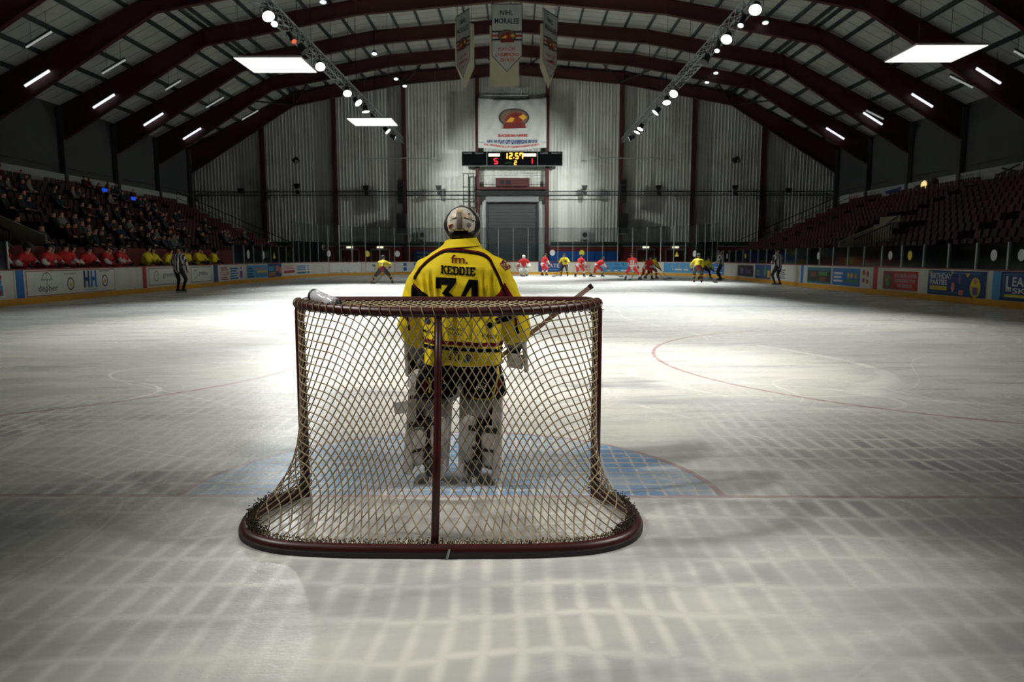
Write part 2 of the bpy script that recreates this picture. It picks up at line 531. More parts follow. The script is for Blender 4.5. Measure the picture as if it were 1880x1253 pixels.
def umbrella(cx, cy, r):
    sh = [ring2(cx, cy, r, r, r*.09, 24, 0.0, math.pi)]
    for k in range(4):
        c0 = cx-r+r*.25+k*r*.5; sh.append(ring2(c0, cy, r*.25, r*.22, r*.07, 10, 0.0, math.pi))
    sh.append(rect(cx-r*.03, cx+r*.03, cy-r*1.45, cy+r*1.2))
    return sh
def crest(cx, cy, r): return [ring2(cx, cy, r, r*1.1, r*.22)]
def crest2(cx, cy, r): return [[(cx-r*.5, cy-r*.5), (cx-r*.1, cy+r*.6), (cx+r*.2, cy+.1*r), (cx+r*.55, cy+r*.3), (cx+r*.3, cy-r*.6)]]
advert(20.2, 21.3, .27, 1.0, M_white, 'cut-off white advert with blue and red figures at left picture edge', [('figure', M_cyan, lambda W, H: [rect(W*.55, W*.95, .05, H*.5), disc(W*.75, H*.65, .18)]), ('figure', M_red, lambda W, H: [disc(W*.85, H*.85, .08), disc(W*.8, H*.2, .1)])])
advert(22.3, 27.35, .22, 1.05, M_white, 'long white advert with umbrella, two round crests and big blue letters', [
    ('umbrella_mark', M_black, lambda W, H: umbrella(W*.20, H*.60, .27)), ('lettering', M_black, lambda W, H: [words('depher', W*.11, W*.305, H*.10, H*.42)]),
    ('crest_ring', M_black, lambda W, H: crest(W*.45, H*.42, .20)+crest(W*.865, H*.48, .20)), ('crest_arc', M_black, lambda W, H: [words('PROUD PARTNERS OF', W*.385, W*.515, H*.80, H*.88), words('PROUD PARTNERS OF', W*.80, W*.93, H*.86, H*.94)]),
    ('crest_core', M_gold, lambda W, H: crest2(W*.45, H*.42, .16)+crest2(W*.865, H*.48, .16)),
    ('letter_h', M_navy, lambda W, H: [rect(W*.60, W*.622, H*.22, H*.95), rect(W*.648, W*.67, H*.22, H*.95), rect(W*.62, W*.65, H*.5, H*.66)]),
    ('letter_h', M_blue, lambda W, H: [rect(W*.685, W*.707, H*.22, H*.95), rect(W*.735, W*.757, H*.22, H*.95), rect(W*.705, W*.737, H*.5, H*.66)]),
    ('lettering', M_cyan, lambda W, H: [words('HOUGHTON HOMES', W*.61, W*.755, H*.08, H*.15)])], M_red)
def greenlite(W, H): return [words('green', W*.36, W*.66, H*.36, H*.66)]
for s0, s1, lb in ((29.95, 33.3, 'white advert with green ring partly hidden by the striped official'), (33.95, 36.2, 'smaller white advert with grey ring and green lettering by yellow bench')):
    advert(s0, s1, .28, 1.02, M_white, lb, [('ring_mark', M_green, lambda W, H: [ring2(W*.19, H*.52, .20, .22, .035)]), ('lettering', M_black, greenlite), ('lettering', M_grey, lambda W, H: [words('lite', W*.665, W*.82, H*.42, H*.68)])], M_black)
advert(37.2, 40.6, .24, 1.04, M_white, 'pale advert with red and blue lettering beside dark blue stripe', [('lettering', M_red, lambda W, H: [words('CLUB', W*.05, W*.36, H*.35, H*.62)]+lines(W*.05, W*.36, H*.68, H*.95, 2)+lines(W*.06, W*.34, H*.05, H*.28, 2)), ('lettering', M_blue, lambda W, H: lines(W*.42, W*.75, H*.05, H*.9, 5, .6)), ('figure', M_purple, lambda W, H: [disc(W*.88, H*.8, .1), rect(W*.82, W*.94, H*.1, H*.6)])])
advert(41.1, 44.5, .26, 1.0, M_cyan, 'light blue advert with rows of small coloured lettering', [('lettering', M_navy, lambda W, H: lines(W*.04, W*.3, H*.08, H*.92, 4)), ('lettering', M_yel, lambda W, H: [rect(W*.45, W*.97, H*.38, H*.55)]), ('lettering', M_pink, lambda W, H: lines(W*.35, W*.95, H*.62, H*.85, 2))])
advert(44.6, 47.2, .22, 1.08, M_navy, 'navy advert with pale blue and ochre boxes on left corner boards', [('box_print', M_cyan, lambda W, H: [rect(W*.05, W*.45, H*.45, H*.78)]), ('box_print', M_gold, lambda W, H: lines(W*.08, W*.55, H*.1, H*.4, 3)), ('figure', M_pink, lambda W, H: [rect(W*.58, W*.78, H*.4, H*.8), disc(W*.9, H*.5, .2)])])
advert(47.4, 50.2, .24, 1.05, M_white, 'white advert with pink text lines on left corner boards', [('lettering', M_pink, lambda W, H: lines(W*.06, W*.94, H*.52, H*.9, 3)), ('lettering', M_red, lambda W, H: [rect(W*.1, W*.95, H*.2, H*.42)])])
advert(50.4, 54.0, .24, 1.0, M_white, 'white advert with blue text lines where left corner bends', [('lettering', M_blue, lambda W, H: lines(W*.05, W*.95, H*.4, H*.92, 3, .6)), ('lettering', M_teal, lambda W, H: [rect(W*.05, W*.95, H*.08, H*.26)])])
advert(56.4, 59.7, .24, 1.06, M_white, 'white far-end advert with grey umbrella mark', [('umbrella_mark', M_grey, lambda W, H: umbrella(W*.5, H*.55, .25)), ('lettering', M_grey, lambda W, H: [words('depher', W*.34, W*.66, H*.05, H*.3)])], M_red)
advert(60.1, 62.65, .24, 1.06, M_white, 'white red-bordered advert with grey bird mark behind yellow skater', [('bird_mark', M_grey, lambda W, H: [[(W*.2, H*.75), (W*.5, H*.8), (W*.45, H*.6), (W*.3, H*.5)]]), ('mark', M_pink, lambda W, H: [rect(W*.3, W*.42, H*.2, H*.5)])], M_red)
advert(62.75, 65.9, .24, 1.05, M_white, 'white advert with blue bars asking to get social', [('bar_print', M_blue, lambda W, H: [rect(W*.05, W*.98, H*.62, H*.92), rect(W*.1, W*.75, H*.12, H*.48)]), ('lettering', M_white, lambda W, H: [words('GET SOCIAL', W*.14, W*.9, H*.68, H*.86), words('f', W*.13, W*.2, H*.16, H*.42), rect(W*.3, W*.7, H*.22, H*.38)])])
advert(71.6, 74.6, .24, 1.06, M_cream, 'cream far-end advert with grey lettering behind red goalkeeper', [('lettering', M_grey, lambda W, H: [words('joys', W*.5, W*.8, H*.3, H*.65)]), ('disc_mark', M_cap, lambda W, H: [disc(W*.25, H*.5, .2)])])
advert(74.9, 77.0, .24, 1.07, M_navy, 'dark blue skate advert on the far-end boards', [('lettering', M_white, lambda W, H: [words('SKATE', W*.18, W*.86, H*.42, H*.82)]), ('lettering', M_cyan, lambda W, H: [rect(W*.2, W*.8, H*.18, H*.28)])])
advert(77.3, 79.9, .24, 1.05, M_cream, 'cream packages advert on the far-end boards', [('lettering', M_black, lambda W, H: [words('PACKAGES', W*.3, W*.92, H*.38, H*.66)]), ('lettering', M_pink, lambda W, H: [words('SPONSORSHIP', W*.32, W*.9, H*.7, H*.85), rect(W*.35, W*.8, H*.15, H*.24)])])
advert(80.2, 82.9, .24, 1.05, M_cyan, 'pale blue learn to skate advert behind red number 22', [('shield', M_white, lambda W, H: [ring2(W*.1, H*.5, .14, .28, .04), rect(W*.2, W*.98, H*.08, H*.2)]), ('lettering', M_navy, lambda W, H: [words('LEARN', W*.3, W*.92, H*.6, H*.9)]), ('lettering', M_blue, lambda W, H: [rect(W*.35, W*.9, H*.3, H*.45)])])
advert(83.3, 85.5, .24, 1.05, M_cream, 'cream advert with dark picture tiles right of red skaters', [('tile_print', M_grey, lambda W, H: [rect(W*.2, W*.4, H*.2, H*.7), rect(W*.66, W*.9, H*.2, H*.7)]), ('tile_print', M_black, lambda W, H: [rect(W*.44, W*.64, H*.2, H*.7)])])
advert(85.75, 88.9, .24, 1.03, M_cyan, 'blue advert with red star and gold lettering on right corner', [('star', M_red, lambda W, H: [disc(W*.12, H*.55, .18)]), ('lettering', M_gold, lambda W, H: [words('FAMILY FUN', W*.25, W*.92, H*.5, H*.8)]), ('lettering', M_white, lambda W, H: [rect(W*.28, W*.9, H*.25, H*.4)])])
advert(89.5, 95.0, .24, 1.02, M_blue, 'blue advert with white bars behind bending yellow skater', [('bar_print', M_white, lambda W, H: lines(W*.1, W*.95, H*.15, H*.85, 3, .3))])
advert(98.1, 101.3, .24, 1.02, M_grey, 'dark framed picture advert on right boards past the corner', [('picture', M_black, lambda W, H: [rect(.06, W-.06, .06, H-.06)]), ('picture', M_purple, lambda W, H: [disc(W*.3, H*.5, .3, .2), rect(W*.55, W*.85, H*.3, H*.6)])], M_white)
advert(101.6, 104.3, .22, 1.05, M_navy, 'navy advert with green and gold figures on right boards', [('figure', M_green, lambda W, H: [disc(W*.2, H*.4, .25, .2), disc(W*.65, H*.5, .2, .3)]), ('figure', M_gold, lambda W, H: [rect(W*.8, W*.95, H*.1, H*.6)])])
advert(105.0, 106.8, .24, 1.02, M_white, 'white notice with grey text lines beside crossed-arm official', [('lettering', M_grey, lambda W, H: lines(W*.15, W*.9, H*.1, H*.8, 5, .6))])
advert(109.5, 112.2, .24, 1.0, M_teal, 'dark teal advert with brown tiles on right boards', [('tile_print', M_black, lambda W, H: [rect(.08, W-.08, .1, H-.16)]), ('tile_print', M_cap, lambda W, H: [rect(W*.15, W*.4, H*.4, H*.7), rect(W*.55, W*.8, H*.15, H*.4)]), ('tile_print', M_green, lambda W, H: [rect(W*.5, W*.85, H*.5, H*.72)])])
advert(112.35, 115.0, .24, 1.0, M_blue, 'blue advert with orange and green pictures on right boards', [('picture', M_gold, lambda W, H: [disc(W*.6, H*.6, .12), disc(W*.72, H*.6, .12), disc(W*.86, H*.6, .12)]), ('lettering', M_white, lambda W, H: lines(W*.06, W*.4, H*.2, H*.85, 3)), ('bar_print', M_green, lambda W, H: [rect(W*.48, W*.95, H*.2, H*.38)])])
advert(115.1, 115.9, .22, 1.0, M_cream, 'narrow cream panel of small red crests beside red stripe', [('crest_print', M_cap, lambda W, H: [disc(W*.3, H*.8, .12), disc(W*.7, H*.75, .12), disc(W*.3, H*.4, .1), disc(W*.7, H*.35, .1)])])
advert(116.95, 119.4, .26, .96, M_red, 'red advert with white lettering and green emblem on right boards', [('emblem_ground', M_cap, lambda W, H: [rect(0, W*.3, 0, H)]), ('emblem', M_green, lambda W, H: [disc(W*.14, H*.5, .16, .25)]), ('emblem', M_gold, lambda W, H: [disc(W*.1, H*.5, .07)]), ('lettering', M_white, lambda W, H: [words('BLACKBURN HAWKS', W*.36, W*.96, H*.66, H*.86), words('SPONSORED FOR', W*.36, W*.93, H*.4, H*.58), words('THE SEASON', W*.42, W*.86, H*.14, H*.32)])])
advert(120.05, 123.2, .215, 1.04, M_navy, 'blue birthday parties advert with children printed on it', [
    ('frame_line', M_cyan, lambda W, H: [rect(.05, W*.9, H*.1, H*.12), rect(.05, W*.9, H*.9, H*.92)]),
    ('lettering', M_white, lambda W, H: [words('BIRTHDAY', W*.05, W*.44, H*.66, H*.89, .02), words('PARTIES', W*.05, W*.36, H*.41, H*.63, .02)]),
    ('button', M_yel, lambda W, H: [rect(W*.05, W*.36, H*.2, H*.36)]), ('lettering', M_navy, lambda W, H: [words('AVAILABLE NOW', W*.08, W*.33, H*.24, H*.32)]),
    ('child_figure', M_yel, lambda W, H: [disc(W*.84, H*.38, .26, .32)]), ('child_figure', M_pink, lambda W, H: [disc(W*.47, H*.35, .1, .16), disc(W*.84, H*.62, .09, .1), rect(W*.57, W*.65, H*.05, H*.25)]), ('child_figure', M_purple, lambda W, H: [disc(W*.58, H*.7, .08, .14), rect(W*.8, W*.88, H*.1, H*.4)]),
    ('pennant', M_gold, lambda W, H: [[(W*.02, H*.95), (W*.08, H*.95), (W*.05, H*.8)], [(W*.42, H*.97), (W*.48, H*.97), (W*.45, H*.85)], [(W*.68, H*.92), (W*.75, H*.92), (W*.715, H*.74)]])])
advert(123.85, 127.5, .215, 1.07, M_navy, 'blue learn to skate advert cut off at right picture edge', [
    ('frame_line', M_cyan, lambda W, H: [rect(.14, W-.1, .1, .12), rect(.14, W-.1, H-.1, H-.08), rect(.14, .16, .1, H-.1)]),
    ('lettering', M_white, lambda W, H: [words('L', W*.07, W*.135, H*.38, H*.84, .03), words('EARN TO', W*.145, W*.62, H*.5, H*.82, .02), words('SKATE', W*.15, W*.55, H*.26, H*.45, .02), rect(W*.07, W*.14, H*.33, H*.36)]),
    ('button', M_yel, lambda W, H: [rect(W*.06, W*.7, H*.13, H*.22)])])

# ------------------------------------------------------------------ glass on the boards
def glass_mat():
    m = bpy.data.materials.new('plexiglass'); m.use_nodes = True
    nt = m.node_tree; nt.nodes.remove(nt.nodes['Principled BSDF']); out = nt.nodes['Material Output']
    tr = nt.nodes.new('ShaderNodeBsdfTransparent'); tr.inputs[0].default_value = (.82, .87, .87, 1)
    gl = nt.nodes.new('ShaderNodeBsdfGlossy'); gl.inputs['Roughness'].default_value = .08; gl.inputs[0].default_value = (.8, .85, .85, 1)
    fr = nt.nodes.new('ShaderNodeFresnel'); fr.inputs[0].default_value = 1.25
    mx = nt.nodes.new('ShaderNodeMixShader'); nt.links.new(fr.outputs[0], mx.inputs[0])
    nt.links.new(tr.outputs[0], mx.inputs[1]); nt.links.new(gl.outputs[0], mx.inputs[2]); nt.links.new(mx.outputs[0], out.inputs[0])
    return m
M_glass = glass_mat()
def net_mat():
    m = bpy.data.materials.new('safety_netting'); m.use_nodes = True
    nt = m.node_tree; nt.nodes.remove(nt.nodes['Principled BSDF']); out = nt.nodes['Material Output']
    tr = nt.nodes.new('ShaderNodeBsdfTransparent')
    df = nt.nodes.new('ShaderNodeBsdfDiffuse'); df.inputs[0].default_value = (.05, .06, .06, 1)
    no = nt.nodes.new('ShaderNodeTexNoise'); no.inputs['Scale'].default_value = 1.2
    mr = nt.nodes.new('ShaderNodeMapRange'); mr.inputs['To Min'].default_value = .10; mr.inputs['To Max'].default_value = .24
    nt.links.new(no.outputs[0], mr.inputs[0])
    mx = nt.nodes.new('ShaderNodeMixShader'); nt.links.new(mr.outputs[0], mx.inputs[0])
    nt.links.new(tr.outputs[0], mx.inputs[1]); nt.links.new(df.outputs[0], mx.inputs[2]); nt.links.new(mx.outputs[0], out.inputs[0])
    return m
M_net = net_mat()
def glass_run(label, s0, s1, pitch, zt, post_top=None, mesh_top=None):
    t = thing('glass_screen', label, 'glass screen')
    n = max(1, round((s1-s0)/pitch)); w_ = (s1-s0)/n
    for i in range(n):
        mb = MB(); strip(mb, s0+i*w_+.03, s0+(i+1)*w_-.03, 1.12, zt, -.05, -.035); mb.build('glass_pane', M_glass, t)
    for i in range(n+1):
        x, y, nx, ny = BP(s0+i*w_); hgt = post_top or zt+.02
        mb = MB(); mb.obox((x-nx*.04, y-ny*.04, (1.1+hgt)/2), (nx*.035, ny*.035, 0), (-ny*.03, nx*.03, 0), (0, 0, (hgt-1.1)/2)); mb.build('post', M_alu, t)
    if mesh_top:
        mb = MB(); strip(mb, s0, s1, zt+.02, mesh_top-.05, -.046, -.044); mb.build('netting', M_net, t)
        pts = []
        for i in range(n*6+1):
            sx = s0+(s1-s0)*i/(n*6); x, y, nx, ny = BP(sx); sag = math.sin(math.pi*(i % 6)/6.0)
            pts.append((x-nx*.04, y-ny*.04, mesh_top-.02-.10*sag))
        mb = MB(); mb.tube(pts, .012, 4); mb.build('top_cord', M_dark, t)
        pts = [(p[0], p[1], zt+.03) for p in pts[::3]]; mb = MB(); mb.tube(pts, .018, 4); mb.build('glass_top_rail', M_dark, t)
    return t
glass_run('tall glass with netting above the far-end boards', 50.0, 93.0, 1.27, 2.62, 4.0, 4.0)
glass_run('low glass with slim posts on left boards beyond yellow bench', 39.3, 49.9, 1.55, 2.15)
glass_run('low glass with slim posts along the right boards', 93.1, 127.0, 1.45, 1.92)
glass_run('single glass panel at left picture edge beside red bench', 19.9, 21.6, 1.7, 1.95)

# ------------------------------------------------------------------ hall: far wall
WY = 62.0
def cladding_mat():
    m = bpy.data.materials.new('wall_cladding'); m.use_nodes = True
    nt = m.node_tree; E.nt = nt; b = nt.nodes['Principled BSDF']
    g = nt.nodes.new('ShaderNodeNewGeometry'); sp = nt.nodes.new('ShaderNodeSeparateXYZ'); nt.links.new(g.outputs['Position'], sp.inputs[0])
    x, z = E(sp.outputs[0]), E(sp.outputs[2])
    d1 = enoise(exyz(x*1.6, 0.0, z*0.12), 1.0, 5, .6)       # streaks running down the sheets
    d2 = enoise(exyz(x*0.22, 5.0, z*0.22), 1.0, 4, .6)      # broad stains
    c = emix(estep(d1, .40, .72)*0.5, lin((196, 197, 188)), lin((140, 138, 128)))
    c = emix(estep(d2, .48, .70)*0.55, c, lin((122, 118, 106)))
    seam = estep(eabs(z-7.2), .05, .03)
    c = emix(seam*.5, c, lin((70, 72, 70)))
    nt.links.new(c, b.inputs['Base Color']); b.inputs['Roughness'].default_value = .6
    return m
M_clad = cladding_mat()
LOW = [(29.0, 9.0), (19.5, 14.9), (9.8, 16.75), (0.0, 17.6)]   # lower edge of the roof frames (half section)
UPP = [(29.3, 11.0), (19.5, 15.9), (9.8, 17.65), (0.0, 18.45)]
def roof_z(x, tab=UPP):
    x = abs(x)
    for (xa, za), (xb, zb) in zip(tab, tab[1:]):
        if xb <= x <= xa: return za+(zb-za)*(xa-x)/(xa-xb)
    return tab[0][1]
mb = MB(); p = .30; n = int(59.0/p); prof = []
for i in range(n):
    x0 = -29.4+i*p
    prof += [(x0, WY), (x0+p*.55, WY), (x0+p*.65, WY-.028), (x0+p*.90, WY-.028)]
prof.append((-29.4+n*p, WY))
vs = []; fs = []
for (x, y) in prof: vs += [(x, y, 0.0), (x, y, roof_z(x)+.1)]
for i in range(len(prof)-1): fs.append((2*i, 2*i+2, 2*i+3, 2*i+1))
mb.add(vs, fs); o = mb.build('wall_far', M_clad, fix=False); tag(o, 'pale ribbed metal end wall with dirt streaks', 'wall', kind='structure')
mb = MB(); mb.box(-29.6, 29.6, WY+.02, WY+.3, 0, 18.6); o = mb.build('wall_far_backing', M_grey); tag(o, 'outer skin behind the ribbed end wall', 'wall', kind='structure')
for i, cx in enumerate((-22.6, -16.05, -9.75, -3.15, 3.15, 9.8, 16.3, 22.6)):
    mb = MB(); zt = roof_z(cx, LOW)+.2
    mb.box(cx-.17, cx+.17, WY-.42, WY-.39, 0, zt); mb.box(cx-.17, cx+.17, WY-.09, WY-.05, 0, zt); mb.box(cx-.03, cx+.03, WY-.40, WY-.08, 0, zt)
    o = mb.build('column', M_rust); tag(o, 'red steel column on the end wall, %s from the left' % ORD[i], 'column', kind='structure')
def wallrail(z, r, m_, label, x0=-29, x1=29):
    mb = MB(); mb.tube([(x0, WY-.5, z), (x1, WY-.5, z)], r, 6); o = mb.build('wall_rail', m_); tag(o, label, 'rail'); return o
wallrail(7.36, .05, M_purlin, 'upper steel rail running along the end wall')
wallrail(7.02, .04, M_purlin, 'lower steel rail running along the end wall')
for x0, x1, lb in ((-13.1, -6.75, 'left'), (6.7, 13.2, 'right')):
    t = thing('hanging_bar', 'thin white hanging bar on end wall, %s of scoreboard' % lb, 'bar')
    mb = MB(); mb.tube([(x0, WY-.9, 10.26), (x1, WY-.9, 10.26)], .05, 6); mb.build('bar', M_lgrey, t)
    for x in (x0+.05, x1-.05):
        mb = MB(); mb.tube([(x, WY-.9, 10.26), (x, WY-.9, roof_z(x)+.3)], .012, 4); mb.build('cable', M_grey, t)
# lower red wall, pale rail, doors
mb = MB(); mb.box(-24, -3.3, WY-.36, WY-.06, 0, 2.42); mb.box(3.3, 24, WY-.36, WY-.06, 0, 2.42); o = mb.build('wall_far_lower', M_redwall); tag(o, 'low red timber wall under the end cladding', 'wall', kind='structure')
for x0, x1, lb in ((-24, -3.5, 'left of'), (3.5, 24, 'right of')):
    mb = MB(); mb.box(x0, x1, WY-.40, WY-.30, 2.42, 2.54); o = mb.build('trim_1', M_alu); tag(o, 'pale rail on top of the red wall %s the shutter' % lb, 'trim', kind='structure')
    mb = MB(); mb.box(x0, x1, WY-.46, WY-.20, 2.60, 2.86); o = mb.build('trim_2', M_purlin); tag(o, 'dark cable tray above the red wall %s the shutter' % lb, 'trim', kind='structure')
M_lampw = mat('door_lamp', (255, 250, 235), emit=(255, 246, 214), estr=1.6)
for i, (x0, x1) in enumerate(((-18.4, -16.85), (-15.7, -14.0), (-12.95, -11.2), (11.3, 13.0), (13.95, 15.75), (16.95, 18.6))):
    t = thing('door_%d' % (i+1), 'maroon double door in red end wall, %s from the left' % ORD[i], 'door'); t['kind'] = 'structure'
    mb = MB(); mb.box(x0, x0+.10, WY-.46, WY-.35, 0, 2.2); mb.box(x1-.10, x1, WY-.46, WY-.35, 0, 2.2); mb.box(x0, x1, WY-.46, WY-.35, 2.1, 2.25); mb.build('frame', M_alu, t)
    xm = (x0+x1)/2
    for a, b_ in ((x0+.1, xm-.01), (xm+.01, x1-.1)):
        mb = MB(); mb.box(a, b_, WY-.42, WY-.37, .02, 2.1); lf = mb.build('leaf', M_doorred, t)
        hx = b_-.12 if a < xm-.2 else a+.12
        mb = MB(); mb.box(hx-.02, hx+.02, WY-.47, WY-.42, .95, 1.25); mb.build('handle', M_alu, lf); mb = MB(); mb.box(a+.05, b_-.05, WY-.425, WY-.42, .06, .3); mb.build('kick_plate', M_grey, lf)
    l = thing('door_lamp', 'small lit lamp over the %s red end-wall door' % ORD[i], 'lamp')
    mb = MB(); mb.box(xm-.28, xm+.28, WY-.52, WY-.41, 2.30, 2.44); mb.build('diffuser', M_lampw, l)
for i in range(6):
    x0 = 3.4+i*1.03; mb = MB(); mb.box(x0, x0+1.0, WY-.50, WY-.37, .05, 2.0); o = mb.build('padded_panel', M_bluepad); tag(o, 'blue padded wall panel behind far glass, %s from the shutter' % ORD[i], 'panel', 'blue padded panels')
t = thing('notice_board', 'dark blue notice board on red wall left of the shutter', 'notice board')
mb = MB(); mb.box(-9.0, -4.4, WY-.44, WY-.37, .5, 2.1); mb.build('board', M_navy, t); mb = MB()
for k in range(4): mb.box(-8.7, -4.7, WY-.455, WY-.44, .7+k*.36, .86+k*.36)
mb.build('slat', M_grey, t)
# roller shutter, its frame and ladder
M_shut = mat('shutter_grey', (68, 72, 72), .5, .3, var=.08)
t = thing('roller_shutter', 'grey roller shutter door in the middle of the end wall', 'shutter')
for i in range(22):
    z0 = .02+i*.29
    mb = MB(); mb.box(-2.25, 2.25, WY-.20, WY-.10, z0, z0+.27); mb.build('slat', M_shut, t)
mb = MB(); mb.box(-2.35, -2.22, WY-.3, WY-.05, 0, 6.5); mb.box(2.22, 2.35, WY-.3, WY-.05, 0, 6.5); mb.build('guide_rail', M_purlin, t)
mb = MB(); mb.box(-2.4, 2.4, WY-.5, WY-.05, 6.45, 6.95); mb.build('roller_box', M_grey, t)
mb = MB(); mb.box(-3.15, 3.15, WY-.6, WY-.1, 6.98, 7.35); o = mb.build('trim_3', M_dark); tag(o, 'dark steel lintel over the roller shutter', 'lintel', kind='structure')
mb = MB(); mb.box(-3.15, 3.15, WY-.55, WY-.1, 7.55, 7.8); o = mb.build('trim_4', M_rust); tag(o, 'red steel beam over the roller shutter', 'beam', kind='structure')
t = thing('duct_unit', 'dull red heater box on beam below scoreboard', 'heater')
mb = MB(); mb.box(-1.5, 1.55, WY-.75, WY-.2, 7.82, 8.55); mb.build('casing', M_rust, t)
for k in (-.9, -.35):
    mb = MB(); mb.tube([(k, WY-.78, 8.15), (k, WY-.72, 8.15)], .2, 14); mb.build('vent', M_dark, t)
for z0 in (8.0, 8.75, 9.2): wallrail(z0, .025, M_purlin, 'thin guard rail over shutter at %s height' % {8.0: 'lowest', 8.75: 'middle', 9.2: 'top'}[z0], -3, 3)
t = thing('wall_ladder', 'black caged ladder on end wall left of the shutter', 'ladder')
for x in (-4.4, -3.95, -3.5):
    mb = MB(); mb.box(x-.035, x+.035, WY-.7, WY-.63, 2.9, 8.95); mb.build('rail', M_dark, t)
for z in (4.4, 5.7, 6.45, 7.75, 8.92):
    mb = MB(); mb.box(-4.5, -3.4, WY-.72, WY-.62, z-.04, z+.04); mb.build('rung', M_dark, t)
# insulated side strips by the shutter
for x0, x1, lb in ((-2.95, -2.4, 'left'), (2.4, 2.95, 'right')):
    mb = MB(); mb.box(x0, x1, WY-.16, WY-.06, 0, 6.5); o = mb.build('trim_5', M_lgrey); tag(o, 'pale foil panel on %s side of the roller shutter' % lb, 'panel', kind='structure')

# scoreboard
M_amber = mat('amber_segments', (255, 170, 50), emit=(255, 176, 70), estr=2.2)
M_rseg = mat('red_segments', (255, 40, 60), emit=(255, 30, 60), estr=1.7)
M_wseg = mat('lit_name_strip', (255, 240, 210), emit=(255, 226, 170), estr=2.2)
M_gseg = mat('dim_green_segments', (40, 70, 40), emit=(40, 80, 45), estr=.35)
sb = thing('scoreboard', 'black electronic scoreboard on end wall showing 12:57 and 5 to 1', 'scoreboard')
SBY = WY-.95
mb = MB(); mb.box(-4.5, 4.48, SBY, SBY+.3, 9.58, 10.83); mb.build('case', mat('scoreboard_black', (5, 5, 6), .9, spec=.05), sb)
mb = MB(); mb.box(-2.30, -2.25, SBY-.02, SBY, 9.58, 10.83); mb.box(2.22, 2.27, SBY-.02, SBY, 9.58, 10.83); mb.box(-4.5, 4.48, SBY-.02, SBY, 9.55, 9.60); mb.build('divider', M_grey, sb)
SEG = {'0': 'abcdef', '1': 'bc', '2': 'abged', '3': 'abgcd', '5': 'afgcd', '7': 'fabc'}
def digit(c, x, z, w_, h, t_):
    r = []
    g = {'a': (x+t_*.6, x+w_-t_*.6, z+h-t_, z+h), 'd': (x+t_*.6, x+w_-t_*.6, z, z+t_), 'g': (x+t_*.6, x+w_-t_*.6, z+h/2-t_/2, z+h/2+t_/2),
         'b': (x+w_-t_, x+w_, z+h/2+.02, z+h-.03), 'c': (x+w_-t_, x+w_, z+.03, z+h/2-.02), 'f': (x, x+t_, z+h/2+.02, z+h-.03), 'e': (x, x+t_, z+.03, z+h/2-.02)}
    for k in SEG[c]: r.append(rect(*g[k]))
    return r
fsb = lambda x, z: (x, SBY-.012, z)
flat('clock_digits', digit('1', -.68, 10.17, .26, .55, .09)+digit('2', -.30, 10.17, .32, .55, .09)+[rect(.09, .17, 10.25, 10.33)]+digit('5', .24, 10.17, .32, .55, .09)+digit('7', .64, 10.17, .32, .55, .09), fsb, M_amber, sb)
flat('home_digit', digit('5', -1.64, 9.74, .34, .50, .065), fsb, M_rseg, sb)
flat('away_digit', digit('1', 1.55, 9.74, .26, .50, .065), fsb, M_rseg, sb)
flat('period_digit', digit('2', .16, 9.66, .24, .38, .055), fsb, M_amber, sb)
flat('name_strip', [rect(-2.1, -1.12, 10.42, 10.64)], fsb, M_wseg, sb); flat('name_strip', [rect(.98, 2.1, 10.42, 10.64)], fsb, M_wseg, sb)
flat('period_word', [words('PERIOD', -.62, -.02, 9.78, 9.9)], fsb, M_gseg, sb)
flat('heading', [words('PLAYER', -4.35, -3.6, 10.62, 10.74), words('PENALTY', -3.3, -2.5, 10.62, 10.74), words('PLAYER', 2.5, 3.2, 10.62, 10.74), words('PENALTY', 3.5, 4.3, 10.62, 10.74)], fsb, M_grey, sb)
mb = MB(); mb.box(-.02, .02, WY-.9, WY-.86, 10.83, 11.3); mb.ellipsoid((.1, WY-.9, 11.2), (.13, .13, .13), 10, 6); mb.build('siren', M_dark, sb)

# club emblem: bird head in an oval
def emblem(parent, f, cx, cz, s_, off):
    flat('emblem_oval', [disc(cx, cz, 1.0*s_, .62*s_)], lambda x, z: f(x, z, off), M_black, parent, grid=.16)
    flat('emblem_inner', [disc(cx, cz, .92*s_, .54*s_)], lambda x, z: f(x, z, off*1.5), mat('emblem_brown', (104, 82, 66), .7), parent, grid=.16)
    flat('emblem_head', [[(cx-.5*s_, cz-.45*s_), (cx-.62*s_, cz-.1*s_), (cx-.35*s_, cz+.22*s_), (cx+.1*s_, cz+.34*s_), (cx+.5*s_, cz+.26*s_), (cx+.62*s_, cz+.0*s_), (cx+.45*s_, cz-.4*s_)]], lambda x, z: f(x, z, off*2), mat('emblem_red', (124, 30, 24), .7), parent, grid=.16)
    flat('emblem_eye', [[(cx-.05*s_, cz+.12*s_), (cx+.25*s_, cz+.2*s_), (cx+.2*s_, cz+.06*s_)]], lambda x, z: f(x, z, off*2.5), M_black, parent, grid=.16)
    flat('emblem_beak', [[(cx+.3*s_, cz+.05*s_), (cx+.62*s_, cz+.2*s_), (cx+.85*s_, cz-.02*s_), (cx+.6*s_, cz-.2*s_)], [(cx-.55*s_, cz-.3*s_), (cx-.2*s_, cz+.02*s_), (cx+.05*s_, cz-.05*s_), (cx-.1*s_, cz-.3*s_)]], lambda x, z: f(x, z, off*2.5), M_gold, parent, grid=.16)
    flat('emblem_name', [[(cx-.72*s_, cz-.74*s_), (cx-.66*s_, cz-.38*s_), (cx+.7*s_, cz-.35*s_), (cx+.8*s_, cz-.7*s_)]], lambda x, z: f(x, z, off*3), mat('emblem_dark_red', (104, 26, 22), .7), parent, grid=.16)

